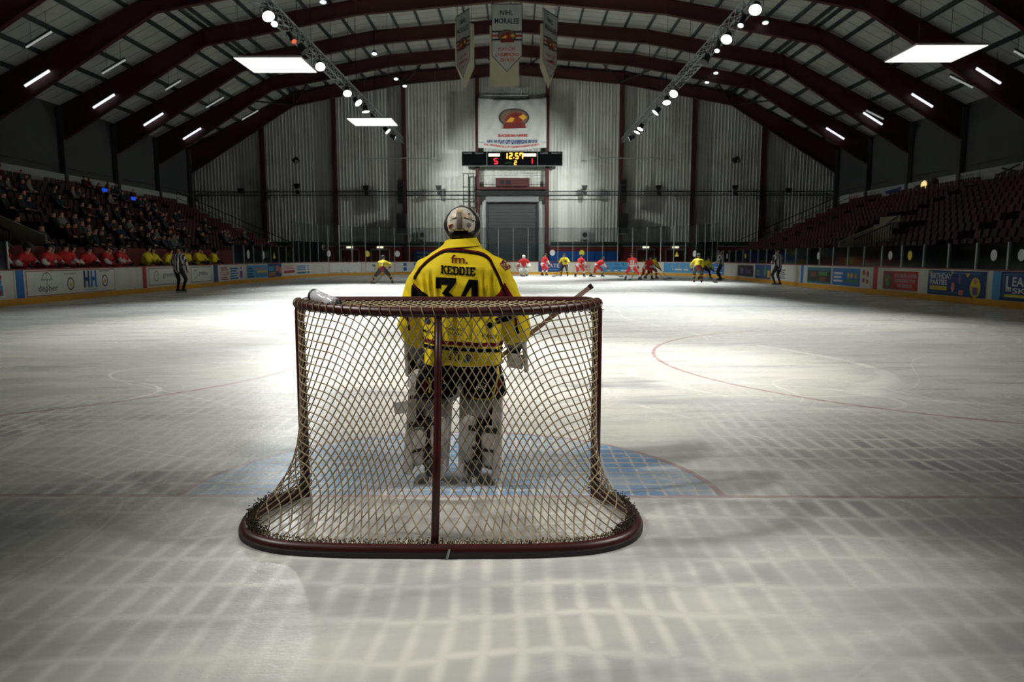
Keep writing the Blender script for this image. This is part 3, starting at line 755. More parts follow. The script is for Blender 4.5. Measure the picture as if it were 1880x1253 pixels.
# large draped banner over the scoreboard
bn = thing('team_banner', 'large creased white team banner hanging above the scoreboard', 'banner')
def drape(x, z, off=0.0):
    top = 15.45; d = top-z
    fold = .10*math.sin(x*3.1+d*.9)*math.exp(-d*.35) + .05*math.sin((abs(x)-d*.8)*5.0)*math.exp(-d*.5) + .03*math.sin(x*7+d*2)
    pull = -.22*(1-(x/3.05)**2)*math.exp(-d*1.2)
    return (x, WY-1.15+fold*.8-off, z+pull-.12*math.cos(x*1.03)*(1 if d > 3.9 else 0))
mb = MB(); nx_, nz_ = 60, 44; vs = []; fs = []
for j in range(nz_+1):
    for i in range(nx_+1): vs.append(drape(-3.02+6.04*i/nx_, 15.45-4.45*j/nz_))
for j in range(nz_):
    for i in range(nx_): a = j*(nx_+1)+i; fs.append((a, a+1, a+nx_+2, a+nx_+1))
mb.add(vs, fs); bo = mb.build('cloth', M_banner, bn, smooth=True)
md = bo.modifiers.new('thickness', 'SOLIDIFY'); md.thickness = .02
fd = lambda x, z, o_=.055: drape(x, z, o_)
emblem(bn, fd, .15, 13.75, 1.35, .05)
flat('lettering', [words('BLACKBURN HAWKS', -1.25, 1.35, 12.05, 12.30, .03)], fd, M_red, bn, grid=.15)
flat('lettering', [words('NIHL N1 PLAY OFF CHAMPIONS 2012/13', -2.25, 2.2, 11.52, 11.82, .03)], fd, M_navy, bn, grid=.15)
flat('lettering', [words('ENL WINNERS & CUP CHAMPIONSHIP 2014/15', -2.5, 2.4, 11.22, 11.40, .02)], fd, M_red, bn, grid=.15)
mb = MB()
for z in (15.6, 15.9, 16.25): mb.tube([(-2.6, WY-1.3, z), (1.4, WY-1.3, z)], .035, 5)
for k in range(14): mb.tube([(-2.6+k*.29, WY-1.3, 15.9 if k % 2 else 16.25), (-2.31+k*.29, WY-1.3, 16.25 if k % 2 else 15.9)], .02, 4)
o = mb.build('banner_truss', M_lgrey); tag(o, 'short pale truss above the large team banner', 'truss')

# ring of six championship pennants on a hanging frame
def pennant(p0, p1, label, zt=16.35, zs=13.4, ztip=12.45, year='2014/15', m_=None):
    p0 = Vector((p0[0], p0[1], 0)); p1 = Vector((p1[0], p1[1], 0)); W = (p1-p0).length; d = (p1-p0)/W
    nrm = Vector((d.y, -d.x, 0))
    t = thing('championship_pennant', label, 'pennant')
    def f(u, z, off=0.012):
        return p0 + d*u + nrm*(off + .03*math.sin(u*2.5+z*1.3)) + Vector((0, 0, z))
    mb = MB(); n = 12; vs = []; fs = []; K = 10
    for i in range(n+1):
        u = W*i/n; zb = zs+(ztip-zs)*(1-abs(2*i/n-1))
        for k in range(K+1): vs.append(f(u, zt+(zb-zt)*k/K, 0))
    for i in range(n):
        for k in range(K): a = i*(K+1)+k; fs.append((a, a+1, a+K+2, a+K+1))
    mb.add(vs, fs); c = mb.build('cloth', m_ or M_banner, t); md = c.modifiers.new('thickness', 'SOLIDIFY'); md.thickness = .012; md.offset = 0
    mb = MB(); mb.tube([f(-.03, zt, 0), f(W+.03, zt, 0)], .03, 6); mb.build('rod', M_dark, t)
    mb = MB()
    for u in (.1, W-.1):
        q = f(u, zt, 0); mb.tube([q, (q[0], q[1], roof_z(q[0], LOW)+.3)], .01, 4)
    mb.build('cord', M_dark, t)
    h = zt-zs
    flat('edge_piping', [stroke([(.02, zt-.05), (.02, zs+.02), (W/2, ztip+.05), (W-.02, zs+.02), (W-.02, zt-.05)], .05)], lambda u, z: f(u, z, .02), M_black, t, grid=.3)
    flat('lettering', [words('NIHL', W*.28, W*.70, zt-.62, zt-.34, .02), words('MORALEE', W*.10, W*.90, zt-1.12, zt-.80, .02)], lambda u, z: f(u, z, .02), M_black, t, grid=.3)
    flat('stripe', [rect(0, W, zt-1.62, zt-1.52), rect(0, W, zt-2.08, zt-1.98)], lambda u, z: f(u, z, .018), M_black, t, grid=.3)
    flat('stripe', [rect(0, W, zt-1.86, zt-1.74)], lambda u, z: f(u, z, .018), M_red, t, grid=.3)
    emblem(t, lambda u, z, o_: f(u, z, o_), W*.5, zt-1.80, .56, .022)
    flat('lettering', [words('PLAY-OFF', W*.22, W*.78, zt-2.66, zt-2.46, .015), words('CHAMPIONS', W*.12, W*.88, zt-2.98, zt-2.78, .015), words(year, W*.28, W*.74, zt-3.28, zt-3.08, .015)], lambda u, z: f(u, z, .02), M_red, t, grid=.3)
    return t
pennant((-1.1, 40.05), (.73, 40.05), 'central front white pennant with black and red print, roof centre')
pennant((-3.36, 42.35), (-2.44, 40.79), 'angled front white pennant on left of the roof centre', year='2016/17')
pennant((1.98, 40.8), (2.93, 42.5), 'angled front white pennant on right of the roof centre', year='2016/17')
def back_pennant(p0, p1, label, zt=16.35, zs=12.6, ztip=12.0, drop=False):
    p0 = Vector((p0[0], p0[1], 0)); p1 = Vector((p1[0], p1[1], 0)); W = (p1-p0).length; d = (p1-p0)/W
    t = thing('championship_pennant', label, 'pennant')
    mb = MB(); n = 8
    top = [p0+d*W*i/n+Vector((0, 0, zt)) for i in range(n+1)]
    bot = [p0+d*W*i/n+Vector((0, 0, zs+(ztip-zs)*(1-abs(2*i/n-1)))) for i in range(n, -1, -1)]
    nn = Vector((d.y, -d.x, 0))*.015
    mb.prism(top+bot, nn); mb.build('cloth', M_banner2, t)
    mb = MB(); mb.tube([top[0], top[-1]], .03, 6); mb.build('rod', M_dark, t)
    mb = MB()
    for q in (top[1], top[-2]): mb.tube([q, (q[0], q[1], roof_z(q[0], LOW)+.3)], .01, 4)
    mb.build('cord', M_dark, t)
back_pennant((-1.35, 43.9), (.55, 43.9), 'plain aged back of pennant behind the central one', zs=12.55, ztip=12.5)
back_pennant((-3.5, 42.9), (-2.35, 43.6), 'plain aged back of pennant behind the angled left one', zs=13.6, ztip=12.2)
back_pennant((1.9, 43.6), (2.95, 42.9), 'plain aged back of pennant behind the angled right one', zs=13.6, ztip=12.2)

# wall lamps, loudspeakers
def wall_flood(x, z, label, pair=True):
    t = thing('wall_floodlight', label, 'floodlight', (x, WY-.7, z))
    mb = MB(); mb.prism([(-.26, -.15, .28), (.26, -.15, .28), (.16, -.15, -.12), (-.16, -.15, -.12)], (0, .34, 0)); mb.build('housing', M_dark, t)
    mb = MB(); mb.box(-.03, .03, .1, .6, -.05, .05); mb.build('bracket', M_dark, t)
    if pair:
        mb = MB(); mb.prism([(-.14, -.1, -.28), (.20, -.1, -.28), (.20, -.1, -.62), (-.06, -.1, -.62)], (0, .3, 0)); mb.build('lower_housing', M_dark, t)
        mb = MB(); mb.box(-.02, .04, 0, .06, -.3, -.1); mb.build('neck', M_dark, t)
for i, (x, z) in enumerate(((-19.4, 7.75), (-13.2, 7.6), (-6.65, 7.6), (6.5, 7.6), (13.15, 7.6), (20.0, 7.6))):
    wall_flood(x, z, 'pair of small black lamps on wall rail, %s from the left' % ORD[i])
for x, lb in ((-24.5, 'left'), (24.8, 'right')): wall_flood(x, 7.35, 'single dark lamp on end wall at far %s' % lb, False)
for x, lb in ((-19.4, 'left'), (20.0, 'right')):
    t = thing('wall_projector', 'clustered dark spotlight high on end wall, %s side' % lb, 'spotlight', (x, WY-.7, 10.1))
    mb = MB(); mb.obox((0, 0, 0), (.2, 0, .16), (0, .25, 0), (-.12, 0, .16)); mb.build('housing', M_dark, t)
    mb = MB(); mb.tube([(.1, -.3, -.1), (.16, -.42, -.16)], [.14, .17], 12); mb.build('lens_hood', M_grey, t)
    mb = MB(); mb.obox((-.22, .1, .05), (.1, 0, .1), (0, .1, 0), (-.08, 0, .08)); mb.box(-.03, .03, .2, .6, -.03, .03); mb.build('bracket', M_dark, t)
for x, lb in ((-10.0, 'left'), (9.9, 'right')):
    t = thing('line_array', 'tall black line-array loudspeaker on %s end-wall column' % lb, 'loudspeaker', (x, WY-.9, 6.3))
    for k in range(6):
        mb = MB(); a = (k-2.5)*.02
        mb.prism([(-.28, -.25-a, k*.34), (.28, -.25-a, k*.34), (.28, -.25-a, k*.34+.31), (-.28, -.25-a, k*.34+.31)], (0, .4, 0)); mb.build('cabinet', M_dark, t)
    mb = MB(); mb.box(-.03, .03, -.05, 0, 2.0, 3.0); mb.box(-.05, .05, .1, .62, .9, 1.0); mb.build('hanger', M_grey, t)
    t = thing('bass_speaker', 'square black bass loudspeaker on %s end-wall column' % lb, 'loudspeaker', (x+.05, WY-.9, 3.6))
    mb = MB(); mb.box(-.42, .42, -.3, .4, 0, 1.75); mb.build('cabinet', M_dark, t)
    mb = MB(); mb.box(-.37, .37, -.32, -.3, .06, .84); mb.box(-.37, .37, -.32, -.3, .9, 1.68); mb.build('grille', M_black, t)
    mb = MB(); mb.box(-.5, .5, -.35, .5, -.1, 0); mb.build('shelf', M_alu, t)
for x, lb in ((-8.2, 'left'), (6.6, 'right')):
    t = thing('wall_fan', 'small square extract fan low on end wall, %s of shutter' % lb, 'fan', (x, WY-.2, 3.5))
    mb = MB(); mb.box(-.4, .4, -.06, .1, -.4, .4); mb.build('plate', M_lgrey, t)
    mb = MB(); mb.tube([(0, -.1, 0), (0, -.05, 0)], .22, 14); mb.build('rotor', M_dark, t)

# stickers on the far glass
def sticker(s_, z, r, m_, label, tri=False):
    o = flat('glass_sticker', [[(-r, -r*.9), (r, -r*.9), (0, r)] if tri else disc(0, 0, r, r*1.15, 20)], lambda u, v: BM(-.03)(s_+u, z+v), m_, None)
    tag(o, label, 'sticker')
k = 0
for px_s, z, m_, tri in ((56.4, 1.75, M_white, 0), (60.3, 1.75, M_yel, 0), (62.9, 1.75, M_white, 0), (66.3, 1.65, M_yel, 1), (76.1, 1.85, M_white, 0), (78.6, 1.83, M_yel, 0), (87.0, 1.72, M_yel, 1), (89.0, 1.75, M_white, 0), (41.5, 1.65, M_white, 0), (44.0, 1.6, M_white, 0), (46.0, 1.6, M_yel, 1)):
    sticker(px_s, z, .22, m_, '%s %s sticker on far glass, %s in the row' % ('yellow' if m_ is M_yel else 'white', 'triangle' if tri else 'round', ORD[k]), tri); k += 1
for i, (s_, m_) in enumerate(((95.5, M_white), (99.5, M_yel), (110.6, M_white), (117.3, M_white), (118.7, M_yel), (123.4, M_white), (124.6, M_white))):
    sticker(s_, 1.55, .15, m_, 'round %s sticker on right-side glass, %s from the far end' % ('yellow' if m_ is M_yel else 'white', ORD[i]))

# ------------------------------------------------------------------ roof
def roof_mat():
    m = bpy.data.materials.new('roof_sheeting'); m.use_nodes = True
    nt = m.node_tree; E.nt = nt; b = nt.nodes['Principled BSDF']
    g = nt.nodes.new('ShaderNodeNewGeometry'); sp = nt.nodes.new('ShaderNodeSeparateXYZ'); nt.links.new(g.outputs['Position'], sp.inputs[0])
    x, y = E(sp.outputs[0]), E(sp.outputs[1])
    rib = estep(eabs(efrac(y/1.03)-0.5), 0.44, 0.48)
    d = enoise(exyz(x, y, 0.0), .5, 4)
    c = emix(estep(d, .35, .7)*.5, lin((196, 198, 188)), lin((150, 152, 144)))
    c = emix(rib*.6, c, lin((84, 88, 84)))
    nt.links.new(c, b.inputs['Base Color']); b.inputs['Roughness'].default_value = .7
    return m
M_roof = roof_mat()
Y0, Y1 = -9.0, 62.3
full_upp = [(-x, z) for x, z in UPP] + [(x, z) for x, z in UPP[::-1][1:]]
mb = MB(); vs = []; fs = []
for (x, z) in full_upp: vs += [(x, Y0, z+.32), (x, Y1, z+.32)]
for i in range(len(full_upp)-1): fs.append((2*i, 2*i+1, 2*i+3, 2*i+2))
mb.add(vs, fs); ceil_ = mb.build('ceiling', M_roof); tag(ceil_, 'pale sheeted arched roof with dark purlins', 'roof', kind='structure')
md = ceil_.modifiers.new('thickness', 'SOLIDIFY'); md.thickness = .1; md.offset = 0
# purlins: one long bar each
def along(tab, step):
    out = []
    for (xa, za), (xb, zb) in zip(tab, tab[1:]):
        L = math.hypot(xb-xa, zb-za); n = max(1, round(L/step))
        for k in range(n): out.append((xa+(xb-xa)*k/n, za+(zb-za)*k/n))
    return out + [tab[-1]]
px_list = [p for p in along(UPP, 1.75)]
extra = [(19.0, roof_z(19.0)), (20.1, roof_z(20.1))]
for sgn in (-1, 1):
    for (x, z) in px_list[1:]+extra:
        if x == 0 and sgn == 1: continue
        mb = MB(); mb.box(sgn*x-.05, sgn*x+.05, Y0, Y1, z+.02, z+.27); mb.build('purlin', M_purlin, ceil_)
# red steel frames
def frame_at(y, label):
    t = thing('roof_frame', label, 'roof frame'); t['kind'] = 'structure'
    lo = [(-x, z) for x, z in LOW] + [(x, z) for x, z in LOW[::-1][1:]]
    up = [(-x, z) for x, z in UPP] + [(x, z) for x, z in UPP[::-1][1:]]
    mb = MB()
    for i in range(len(lo)-1):
        poly = [(lo[i][0], y-.05, lo[i][1]), (lo[i+1][0], y-.05, lo[i+1][1]), (up[i+1][0], y-.05, up[i+1][1]), (up[i][0], y-.05, up[i][1])]
        mb.prism(poly, (0, .1, 0))
    mb.build('web', M_rust, t)
    for nm, tab in (('lower_flange', lo), ('upper_flange', up)):
        mb = MB()
        for i in range(len(tab)-1): mb.bar((tab[i][0], y, tab[i][1]), (tab[i+1][0], y, tab[i+1][1]), .32, .05, (0, 0, 1))
        mb.build(nm, M_rust, t)
    mb = MB()
    for (x, z) in ((19.5, 14.9), (9.8, 16.75), (0, 17.6)):
        for s_ in ((-1, 1) if x else (1,)):
            mb.box(s_*x-.03, s_*x+.03, y-.16, y+.16, z, z+1.0)
    mb.build('splice_plate', M_rust, t)
    mb = MB()
    for s_ in (-1, 1): mb.box(s_*29.05-.15, s_*29.05+.15, y-.15, y+.15, 0, 11.0)
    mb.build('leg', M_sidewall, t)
FY = [61.5, 55.6, 49.4, 43.15, 36.9, 30.7, 24.5, 18.3, 12.1, 5.9, -.3, -6.5]
for i, y in enumerate(FY): frame_at(y, 'dark red steel roof frame, %s from the end wall' % ORD[i])
# diagonal braces between the two far frames
for i, (x0, x1) in enumerate(((-22.5, -19.6), (-16, -19.4), (-12, -9.6), (-6.5, -9.6), (-3, -.2), (3.2, .2), (6.5, 9.6), (12.5, 9.6), (16, 19.4), (22.5, 19.6))):
    mb = MB(); mb.tube([(x0, 55.7, roof_z(x0)-.15), (x1, 61.4, roof_z(x1, LOW)+.1)], .07, 6); o = mb.build('roof_brace', M_dark); tag(o, 'thin diagonal roof brace by the end wall, %s from the left' % ORD[i], 'brace', 'diagonal roof braces')
# ------------------------------------------------------------------ side walls
for sgn, nm in ((-1, 'left'), (1, 'right')):
    mb = MB(); mb.box(min(sgn*29.3, sgn*29.5), max(sgn*29.3, sgn*29.5), Y0, Y1, 0, 11.3); o = mb.build('wall_'+nm, M_sidewall); tag(o, 'darkened grey panelled side wall above the %s stand' % nm, 'wall', kind='structure')
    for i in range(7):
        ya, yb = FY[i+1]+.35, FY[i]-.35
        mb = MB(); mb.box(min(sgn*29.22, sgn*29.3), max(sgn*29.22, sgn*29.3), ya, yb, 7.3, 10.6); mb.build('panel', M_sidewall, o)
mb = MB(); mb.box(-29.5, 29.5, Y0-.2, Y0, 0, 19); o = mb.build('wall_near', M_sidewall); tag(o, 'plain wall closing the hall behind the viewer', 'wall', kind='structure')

# ------------------------------------------------------------------ stands
NR, RD, RH, SX, SZ = 12, .93, .41, 17.6, 1.05
SY0, SY1 = 4.0, 57.6
def row(i): return SX+i*RD, SZ+i*RH       # front x and tread height of row i
for sgn, nm in ((-1, 'left'), (1, 'right')):
    prof = [(SX, 0)]
    for i in range(NR):
        x, z = row(i); prof += [(x, z), (x+RD, z)]
    prof += [(SX+NR*RD, 0)]
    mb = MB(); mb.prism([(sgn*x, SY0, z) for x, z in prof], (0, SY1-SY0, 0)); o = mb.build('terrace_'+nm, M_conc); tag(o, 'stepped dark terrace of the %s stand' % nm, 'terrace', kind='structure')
    mb = MB(); mb.box(min(sgn*28.8, sgn*29.2), max(sgn*28.8, sgn*29.2), SY0, SY1+.5, 5.3, 6.0); o = mb.build('wall_back_'+nm, M_conc); tag(o, 'dark wall behind the top row of the %s stand' % nm, 'wall', kind='structure')
    mb = MB(); mb.box(min(sgn*17.45, sgn*17.6), max(sgn*17.45, sgn*17.6), SY0, SY1, 0, 1.9); o = mb.build('wall_front_'+nm, M_redwall); tag(o, 'dark red front wall of the %s stand' % nm, 'wall', kind='structure')
    # sloping end rail at the far end of the stand
    t = thing('end_railing', 'thin sloping railing at the far end of the %s stand' % nm, 'railing')
    a = Vector((sgn*17.6, SY1+.05, 2.15)); b_ = Vector((sgn*28.6, SY1+.05, 7.0))
    mb = MB(); mb.tube([a, b_], .035, 6); mb.build('rail', M_dark, t)
    mb = MB(); mb.tube([a-Vector((0, 0, .5)), b_-Vector((0, 0, .5))], .02, 5); mb.build('rail', M_dark, t)
    for k in range(12):
        q = a.lerp(b_, k/11); mb = MB(); mb.tube([q, (q.x, q.y, q.z-1.1)], .02, 5); mb.build('baluster', M_dark, t)
    mb = MB(); zf = [(sgn*x, SY1, z) for x, z in ((17.6, 0), (17.6, 1.3), (28.7, 5.9), (28.7, 0))]; mb.prism(zf, (0, .1, 0)); o = mb.build('wall_stand_end_'+nm, M_redwall); tag(o, 'dark red end wall of the %s stand' % nm, 'wall', kind='structure')

# seats
def seat_mesh():
    mb = MB()
    mb.box(-.20, .20, -.02, .34, .38, .43)
    mb.prism([(-.20, .34, .40), (.20, .34, .40), (.18, .42, .80), (-.18, .42, .80)], (0, .035, 0))
    mb.box(-.03, .03, .16, .30, .0, .38)
    return mb
seat_me = seat_mesh().mesh('stadium_seat', M_seat)
spec_me = []
def spectator_mesh(coat, legs, hair):
    mb = MB()
    # seated figure: hips, torso, thighs, shins, arms in lap, head
    mb.capsule((0, .18, .50), (0, .24, .92), .15, .17); mb.capsule((0, .24, .98), (0, .22, 1.06), .06, .055)
    for s_ in (-1, 1):
        mb.capsule((s_*.10, .16, .48), (s_*.11, -.26, .50), .085, .07); mb.capsule((s_*.11, -.28, .47), (s_*.11, -.24, .06), .06, .05)
        mb.capsule((s_*.22, .22, .92), (s_*.25, .08, .66), .07, .055); mb.capsule((s_*.25, .08, .66), (s_*.08, -.14, .60), .05, .04)
    mb.ellipsoid((0, .20, 1.16), (.085, .10, .125), 10, 7)
    me = remesh(mb, .035, 3)
    for m_ in (coat, legs, M_skin, hair): me.materials.append(m_)
    mi = []
    for p_ in me.polygons:
        c = p_.center
        if c.z > 1.02: mi.append(3 if (c.z > 1.2 or c.y > .25) else 2)
        elif c.z < .56 and c.y < .12: mi.append(1)
        elif c.y < -.08 and c.z > .56: mi.append(2)
        else: mi.append(0)
    me.polygons.foreach_set('material_index', mi)
    return me
coats = [('coat_black', (16, 16, 19)), ('coat_navy', (17, 24, 44)), ('coat_grey', (58, 60, 62)), ('coat_red', (74, 17, 17)), ('coat_teal', (20, 54, 64)), ('coat_cream', (118, 115, 106)), ('coat_green', (34, 41, 27))]
M_jean = mat('jeans', (36, 42, 58), .8); M_hair = mat('hair_brown', (44, 30, 22), .7)
for nm, c in coats: spec_me.append(spectator_mesh(mat(nm, c, .8), M_jean, M_hair))
r2 = random.Random(11)
n_spec = 0; seats = []; taken = {}
for sgn in (-1, 1):
    for i in range(NR):
        x, z = row(i)
        y = 15.0
        while y < SY1-.5:
            y += .54
            aisle = (int((y-15)/.54) % 22) in (0, 1)
            stairs = (sgn > 0 and 34.2 < y < 36.9 and i <= 4) or (sgn > 0 and 38.4 < y < 41.6 and 4 <= i <= 6) or (sgn < 0 and 22.2 < y < 25.1 and i <= 4)
            if aisle or stairs: continue
            seats.append((sgn, i, y))
def in_crowd(i, y):
    d = max(0, min(1, (54-y)/26.0))
    return (.62 if y < 40 else .34 if y < 48 else .12)*(1.0 if i < 11 else .75)
SP = []
for (sgn, i, y) in seats:
    if sgn < 0 and i > 0 and y > 19 and y < 54 and r2.random() < in_crowd(i, y)*.5: SP.append((i, y))
r2.shuffle(SP)
SP = SP[:300]
spset = set(SP)
def dist2(sgn, i, y):
    x, z = row(i); return (sgn*x-.42)**2+(y+4.4)**2
free = [q for q in seats if not (q[0] < 0 and (q[1], q[2]) in spset)]
def inview(sgn, i, y):
    x, z = row(i); return abs((sgn*x-.42)/(y+4.4)) < .70
vis = sorted([q for q in free if inview(*q)], key=lambda q: dist2(*q))
near300 = set(vis[:150] + [q for q in vis[150:] if q[0] > 0][:150])
rest = MB()
near_rank = {}
for q in sorted(near300, key=lambda q: q[2]):
    k_ = (q[0], q[1]); near_rank.setdefault(k_, []).append(q[2])
for q in free+[(-1, i, y) for i, y in SP]:
    sgn, i, y = q; x, z = row(i); cx = sgn*(x+.35)
    if q in near300:
        o = obj('stadium_seat', seat_me); o.location = (cx, y, z); o.rotation_euler = (0, 0, -math.pi/2*sgn)
        tag(o, 'empty dark red seat on %s terrace, %s row up, %s from the near end' % ('left' if sgn < 0 else 'right', ORD[i], ORD[near_rank[(sgn, i)].index(y)]), 'seat', 'red seats on the %s terrace' % ('left' if sgn < 0 else 'right'))
    else:
        # back shell and pan of a seat, joined with the rest
        for (x0, x1, z0, z1) in ((cx-.17, cx+.17, z+.36, z+.42), (cx+sgn*.33-.02, cx+sgn*.33+.02, z+.40, z+.80)):
            rest.box(x0, x1, y-.2, y+.2, z0, z1)
o = rest.build('distant_seats', M_seat, fix=False); tag(o, 'rows of dark red seats filling both terraces', 'seats', kind='stuff')
for k, (i, y) in enumerate(SP):
    x, z = row(i); cx = -(x+.35)
    o = obj('person', spec_me[r2.randrange(len(spec_me))]); o.location = (cx, y, z); o.rotation_euler = (0, 0, math.pi/2+r2.uniform(-.3, .3)); s_ = r2.uniform(.92, 1.08); o.scale = (s_, s_, s_)
    cn = o.data.materials[0].name.replace('coat_', ''); rank = sorted(yy for ii, yy in SP if ii == i).index(y)
    tag(o, 'seated spectator in %s coat on left terrace, row %s, %s from the near end' % (cn, ORD0[i].replace('first', 'one'), ORD[rank]), 'person', 'spectators on the left terrace')

# sign bands above the stands
for sgn, nm, items in ((1, 'right', (('BLOCK 10', 40.9, 42.9, M_black), ('BLOCK 9', 53.4, 55.5, M_black), ('HAWKS', 56.6, 58.6, M_red))), (-1, 'left', ())):
    t = thing('sign_band', 'long pale sign band above the top row of the %s stand' % nm, 'sign')
    mb = MB(); mb.box(min(sgn*29.0, sgn*29.15), max(sgn*29.0, sgn*29.15), 16, 60.4, 6.05, 6.85); mb.build('board', M_lgrey, t)
    f = lambda u, z: (28.98, 100-u, z)
    for tx, ya, yb, m_ in items: flat('lettering', [words(tx, 100-yb, 100-ya, 6.2, 6.7)], f, m_, t)
    if sgn > 0:
        flat('arrow_mark', [[(100-48.4, 6.55), (100-45.4, 6.75), (100-45.4, 6.62), (100-47.0, 6.5), (100-47.6, 6.2)]], f, M_black, t)
        flat('arrow_mark', [[(100-52.6, 6.55), (100-50.0, 6.7), (100-50.2, 6.45), (100-52.2, 6.3)]], f, M_navy, t)
        flat('figure_mark', [stroke([(100-39.4, 6.3), (100-38.6, 6.5), (100-37.4, 6.75)], .12), stroke([(100-39.0, 6.7), (100-37.6, 6.35)], .12)], f, M_black, t)
M_exit = mat('exit_sign', (40, 120, 70), emit=(60, 130, 90), estr=.35)
M_bulb = mat('warm_bulb', (255, 225, 170), emit=(255, 220, 150), estr=.9)
M_bulbw = mat('white_bulb', (255, 255, 250), emit=(255, 255, 240), estr=2.0)
t = thing('exit_sign', 'small lit green exit sign with two bulbs on right terrace wall', 'exit sign')
mb = MB(); mb.box(28.6, 28.78, 41.3, 43.9, 5.30, 5.62); mb.build('plate', M_exit, t)
for y in (41.1, 44.1):
    mb = MB(); mb.ellipsoid((28.6, y, 5.46), (.12, .12, .16), 10, 6); mb.build('bulb', M_bulbw, t)
t = thing('bulkhead_lamp', 'warm glowing bulkhead lamp on right sign band', 'lamp')
mb = MB(); mb.ellipsoid((28.9, 46.9, 6.5), (.16, .36, .30), 12, 8); mb.build('globe', M_bulb, t); mb = MB(); mb.box(28.88, 29.0, 46.5, 47.3, 6.15, 6.85); mb.build('back_plate', M_grey, t)
t = thing('wall_speaker', 'dark oval loudspeaker beside the warm bulkhead lamp', 'loudspeaker'); mb = MB(); mb.ellipsoid((28.85, 45.7, 6.45), (.2, .38, .42), 12, 8); mb.build('cabinet', M_rust, t); mb = MB(); mb.box(28.9, 29.02, 45.6, 45.8, 6.3, 6.6); mb.build('bracket', M_dark, t)
# stairwells through the stands
M_stair = mat('stairwell_wall', (120, 112, 96), .7)
def stairwell(sgn, y0, y1, label):
    t = thing('stairwell', label, 'stairwell')
    x0, z0 = row(1); x1, z1 = row(3)
    mb = MB(); mb.prism([(sgn*x0, y1, z0), (sgn*x1, y1, z0), (sgn*x1, y1, z1+.9), (sgn*x0, y1, z0+.9)], (0, .12, 0)); mb.build('side_wall', M_stair, t)
    mb = MB(); mb.box(min(sgn*x1, sgn*(x1+.12)), max(sgn*x1, sgn*(x1+.12)), y0, y1, z0, z1+1.0); mb.build('back_wall', M_stair, t)
    a = Vector((sgn*x0, y0, z0+1.0)); b_ = Vector((sgn*x1, y0, z1+1.0))
    mb = MB(); mb.tube([a, b_], .04, 6); mb.build('handrail', M_dark, t)
    for k in range(15):
        q = a.lerp(b_, k/14); mb = MB(); mb.tube([q, (q.x, q.y, q.z-1.0)], .018, 4); mb.build('baluster', M_dark, t)
stairwell(1, 34.6, 36.4, 'pale stairwell with dark balusters in the right terrace')
stairwell(-1, 22.6, 24.6, 'pale stairwell with dark balusters in the left terrace')
t = thing('stair_landing', 'pale landing wall with sloping rail higher in right terrace', 'wall panel')
mb = MB(); mb.box(23.1, 23.2, 38.8, 41.2, 3.0, 3.95); mb.build('panel', M_stair, t); mb = MB(); mb.tube([(23.0, 41.1, 3.2), (23.0, 38.9, 3.9)], .03, 5); mb.build('handrail', M_dark, t)
for i, (y, z) in enumerate(((42.6, 4.6), (41.0, 5.0))):
    m_ = mat('blue_screen', (40, 80, 255), emit=(30, 90, 255), estr=.5)
    x, _ = row(7+i); mb = MB(); mb.box(-x-.3, -x-.25, y-.24, y+.24, z+.55, z+.75); o = mb.build('glowing_phone', m_); tag(o, 'small bright blue %s glowing among the crowd' % ('screen lower' if i == 0 else 'screen upper'), 'screen')

# ------------------------------------------------------------------ lights
M_lens = mat('lit_lens', (255, 255, 255), emit=(250, 252, 255), estr=12.0)
M_lensd = mat('dim_lens', (220, 225, 230), emit=(240, 245, 250), estr=1.2)
M_orange = mat('orange_lens', (200, 90, 40), emit=(220, 100, 50), estr=.5)
TZ = 11.55
def truss(x, label):
    t = thing('lighting_truss', label, 'truss')
    ya, yb = -5.0, 61.0; w_ = .22
    ch = [(x-w_, TZ), (x+w_, TZ), (x-w_, TZ+.44), (x+w_, TZ+.44)]
    for cx, cz in ch:
        mb = MB(); mb.tube([(cx, ya, cz), (cx, yb, cz)], .032, 6); mb.build('chord', M_alu, t)
    mb = MB(); n = 150
    for k in range(n):
        y0 = ya+(yb-ya)*k/n; y1 = ya+(yb-ya)*(k+1)/n
        for s_ in (-1, 1):
            a, b_ = ((TZ, TZ+.44) if k % 2 else (TZ+.44, TZ)); mb.tube([(x+s_*w_, y0, a), (x+s_*w_, y1, b_)], .016, 4, caps=False)
        for zz in (TZ, TZ+.44):
            a, b_ = ((-w_, w_) if k % 2 else (w_, -w_)); mb.tube([(x+a, y0, zz), (x+b_, y1, zz)], .016, 4, caps=False)
    mb.build('lattice', M_alu, t)
    for k, y in enumerate(FY):
        if y > 60: continue
        mb = MB(); mb.tube([(x, y, TZ+.44), (x, y, roof_z(x, LOW))], .014, 4); mb.build('hanger_cable', M_dark, t)
truss(-9.9, 'long aluminium lighting truss left of the roof centre')
truss(9.95, 'long aluminium lighting truss right of the roof centre')
